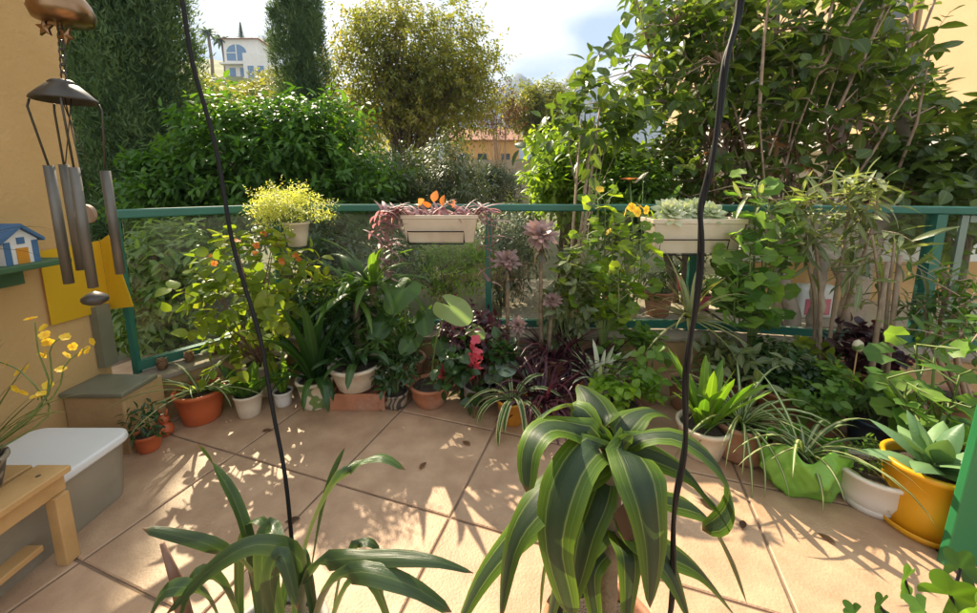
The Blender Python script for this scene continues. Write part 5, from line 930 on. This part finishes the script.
for V in mb.v: V -= off
obj('foliage', mb, 'drac', r)
hb = MB(); dq = [P(*q)-off for q in ((634, 502, .66), (630, 515, .655), (636, 540, .65))]; blade_ = MB(); s_ = np.linspace(0, 1, 3); blade_.ribbon(np.array(dq), np.array((.014, .03, .022)), np.array((1., .15, 0)), .3, .3, 5); obj('withered_leaf', blade_, 'dead', r)
# strap leaved orchid, left foreground
bc = P(272, 640, .74); r = thing('strap_orchid', 'green strap leaved orchid in the left foreground', 'potted plant', (bc[0], .74, 0)); off = np.array(r.location); pot(r, .12, .095, .15, 'greyp'); mb = MB()
OL = [([(262, 660, .74), (252, 560, .76), (232, 495, .8), (197, 443, .84)], .036, 'strap'), ([(280, 650, .74), (252, 575, .72), (210, 545, .7), (142, 528, .7)], .036, 'strap'), ([(292, 650, .74), (303, 560, .76), (325, 500, .78), (352, 466, .8), (382, 456, .8), (406, 470, .8)], .044, 'strap'),
      ([(300, 640, .76), (325, 500, .86), (345, 447, .9)], .03, 'lance'), ([(300, 640, .74), (312, 570, .68), (370, 558, .64), (430, 560, .62), (474, 573, .62)], .034, 'lance'), ([(310, 650, .74), (325, 595, .66), (355, 572, .62), (410, 585, .6), (452, 612, .6)], .04, 'strap'),
      ([(300, 640, .74), (302, 565, .68), (262, 544, .64), (215, 565, .62), (165, 615, .62)], .036, 'strap'), ([(330, 660, .76), (340, 580, .78), (358, 543, .8), (380, 552, .8), (384, 620, .8)], .03, 'strap'), ([(240, 650, .76), (238, 560, .78), (246, 526, .8), (262, 520, .78), (270, 560, .74)], .04, 'strap'),
      ([(265, 655, .72), (262, 560, .68), (270, 525, .7), (282, 545, .66)], .036, 'strap'), ([(250, 660, .72), (225, 590, .66), (195, 575, .64), (178, 620, .62)], .034, 'strap'), ([(290, 650, .7), (270, 585, .64), (282, 555, .64), (298, 610, .62)], .034, 'strap'), ([(320, 660, .72), (345, 590, .7), (372, 580, .7), (396, 640, .7)], .03, 'strap'), ([(275, 660, .75), (290, 570, .72), (305, 560, .7), (318, 640, .68)], .03, 'strap'), ([(230, 660, .7), (208, 600, .64), (165, 590, .62), (140, 640, .62)], .03, 'strap')]
for pts, w_, pr in OL: blade(mb, pts, w_, pr, bc, .22, None, 16, 5)
for V in mb.v: V -= off
obj('foliage', mb, 'orchid', r); b = MB(); b.tube([P(190, 640, .66)-off, P(178, 585, .66)-off, P(162, 543, .66)-off], [.016, .011, .004], 8); obj('dry_stump', b, 'stemr', r)
# lobed plant low at the right
q = P(935, 640, .66); r = thing('ivy', 'dark lobed leaf plant with thin stems low at the right edge', 'potted plant', (q[0], .66, 0)); off = np.array(r.location); pot(r, .1, .08, .14, 'brownp'); st = MB(); mb = MB()
for px, py, Y, s in ((905, 580, .68, .075), (960, 568, .72, .085), (880, 606, .62, .07), (925, 612, .6, .08), (950, 595, .64, .08), (985, 590, .62, .09), (970, 615, .6, .08), (855, 614, .64, .06)):
    round_leaves(mb, st, (0, 0, .13), [P(px, py, Y)-off], s, T_PALM, (0, 0, .13), .5)
obj('stems', st, 'black', r); obj('foliage', mb, 'citrus', r)
# cables
def cable(label, pts, rad):
    p = smooth_path([P(*pts[0])+np.array((0, .0, 1.3))]+[P(*q) for q in pts], 60); p = p+np.stack([.004*np.sin(np.linspace(0, 34, 60)), .003*np.cos(np.linspace(0, 27, 60)), np.zeros(60)], -1); o = p[-1].copy(); rt = thing('hanging_cable', label, 'cable', o, 'black cables hanging in the foreground')
    b = MB(); b.tube(p-o, rad, 8)
    if 'twisted' in label: q = p+np.stack([rad*.9*np.cos(np.linspace(0, 26, 60)), rad*.9*np.sin(np.linspace(0, 26, 60)), np.zeros(60)], -1); b.tube(q-o, rad*.85, 8)
    obj('cord', b, 'black', rt)
cable('thinner slanting black cable hanging in front of the left glass', [(150, -150, .95), (180, 0, .95), (206, 110, .95), (232, 235, .93), (262, 350, .9), (280, 450, .86), (296, 560, .8), (302, 590, .78)], .0048)
cable('thicker black twisted cable hanging in front of the right flower box', [(752, -150, .62), (738, 0, .62), (727, 70, .62), (706, 180, .62), (701, 240, .62), (690, 350, .62), (683, 440, .62), (676, 520, .62), (668, 618, .62)], .0042)
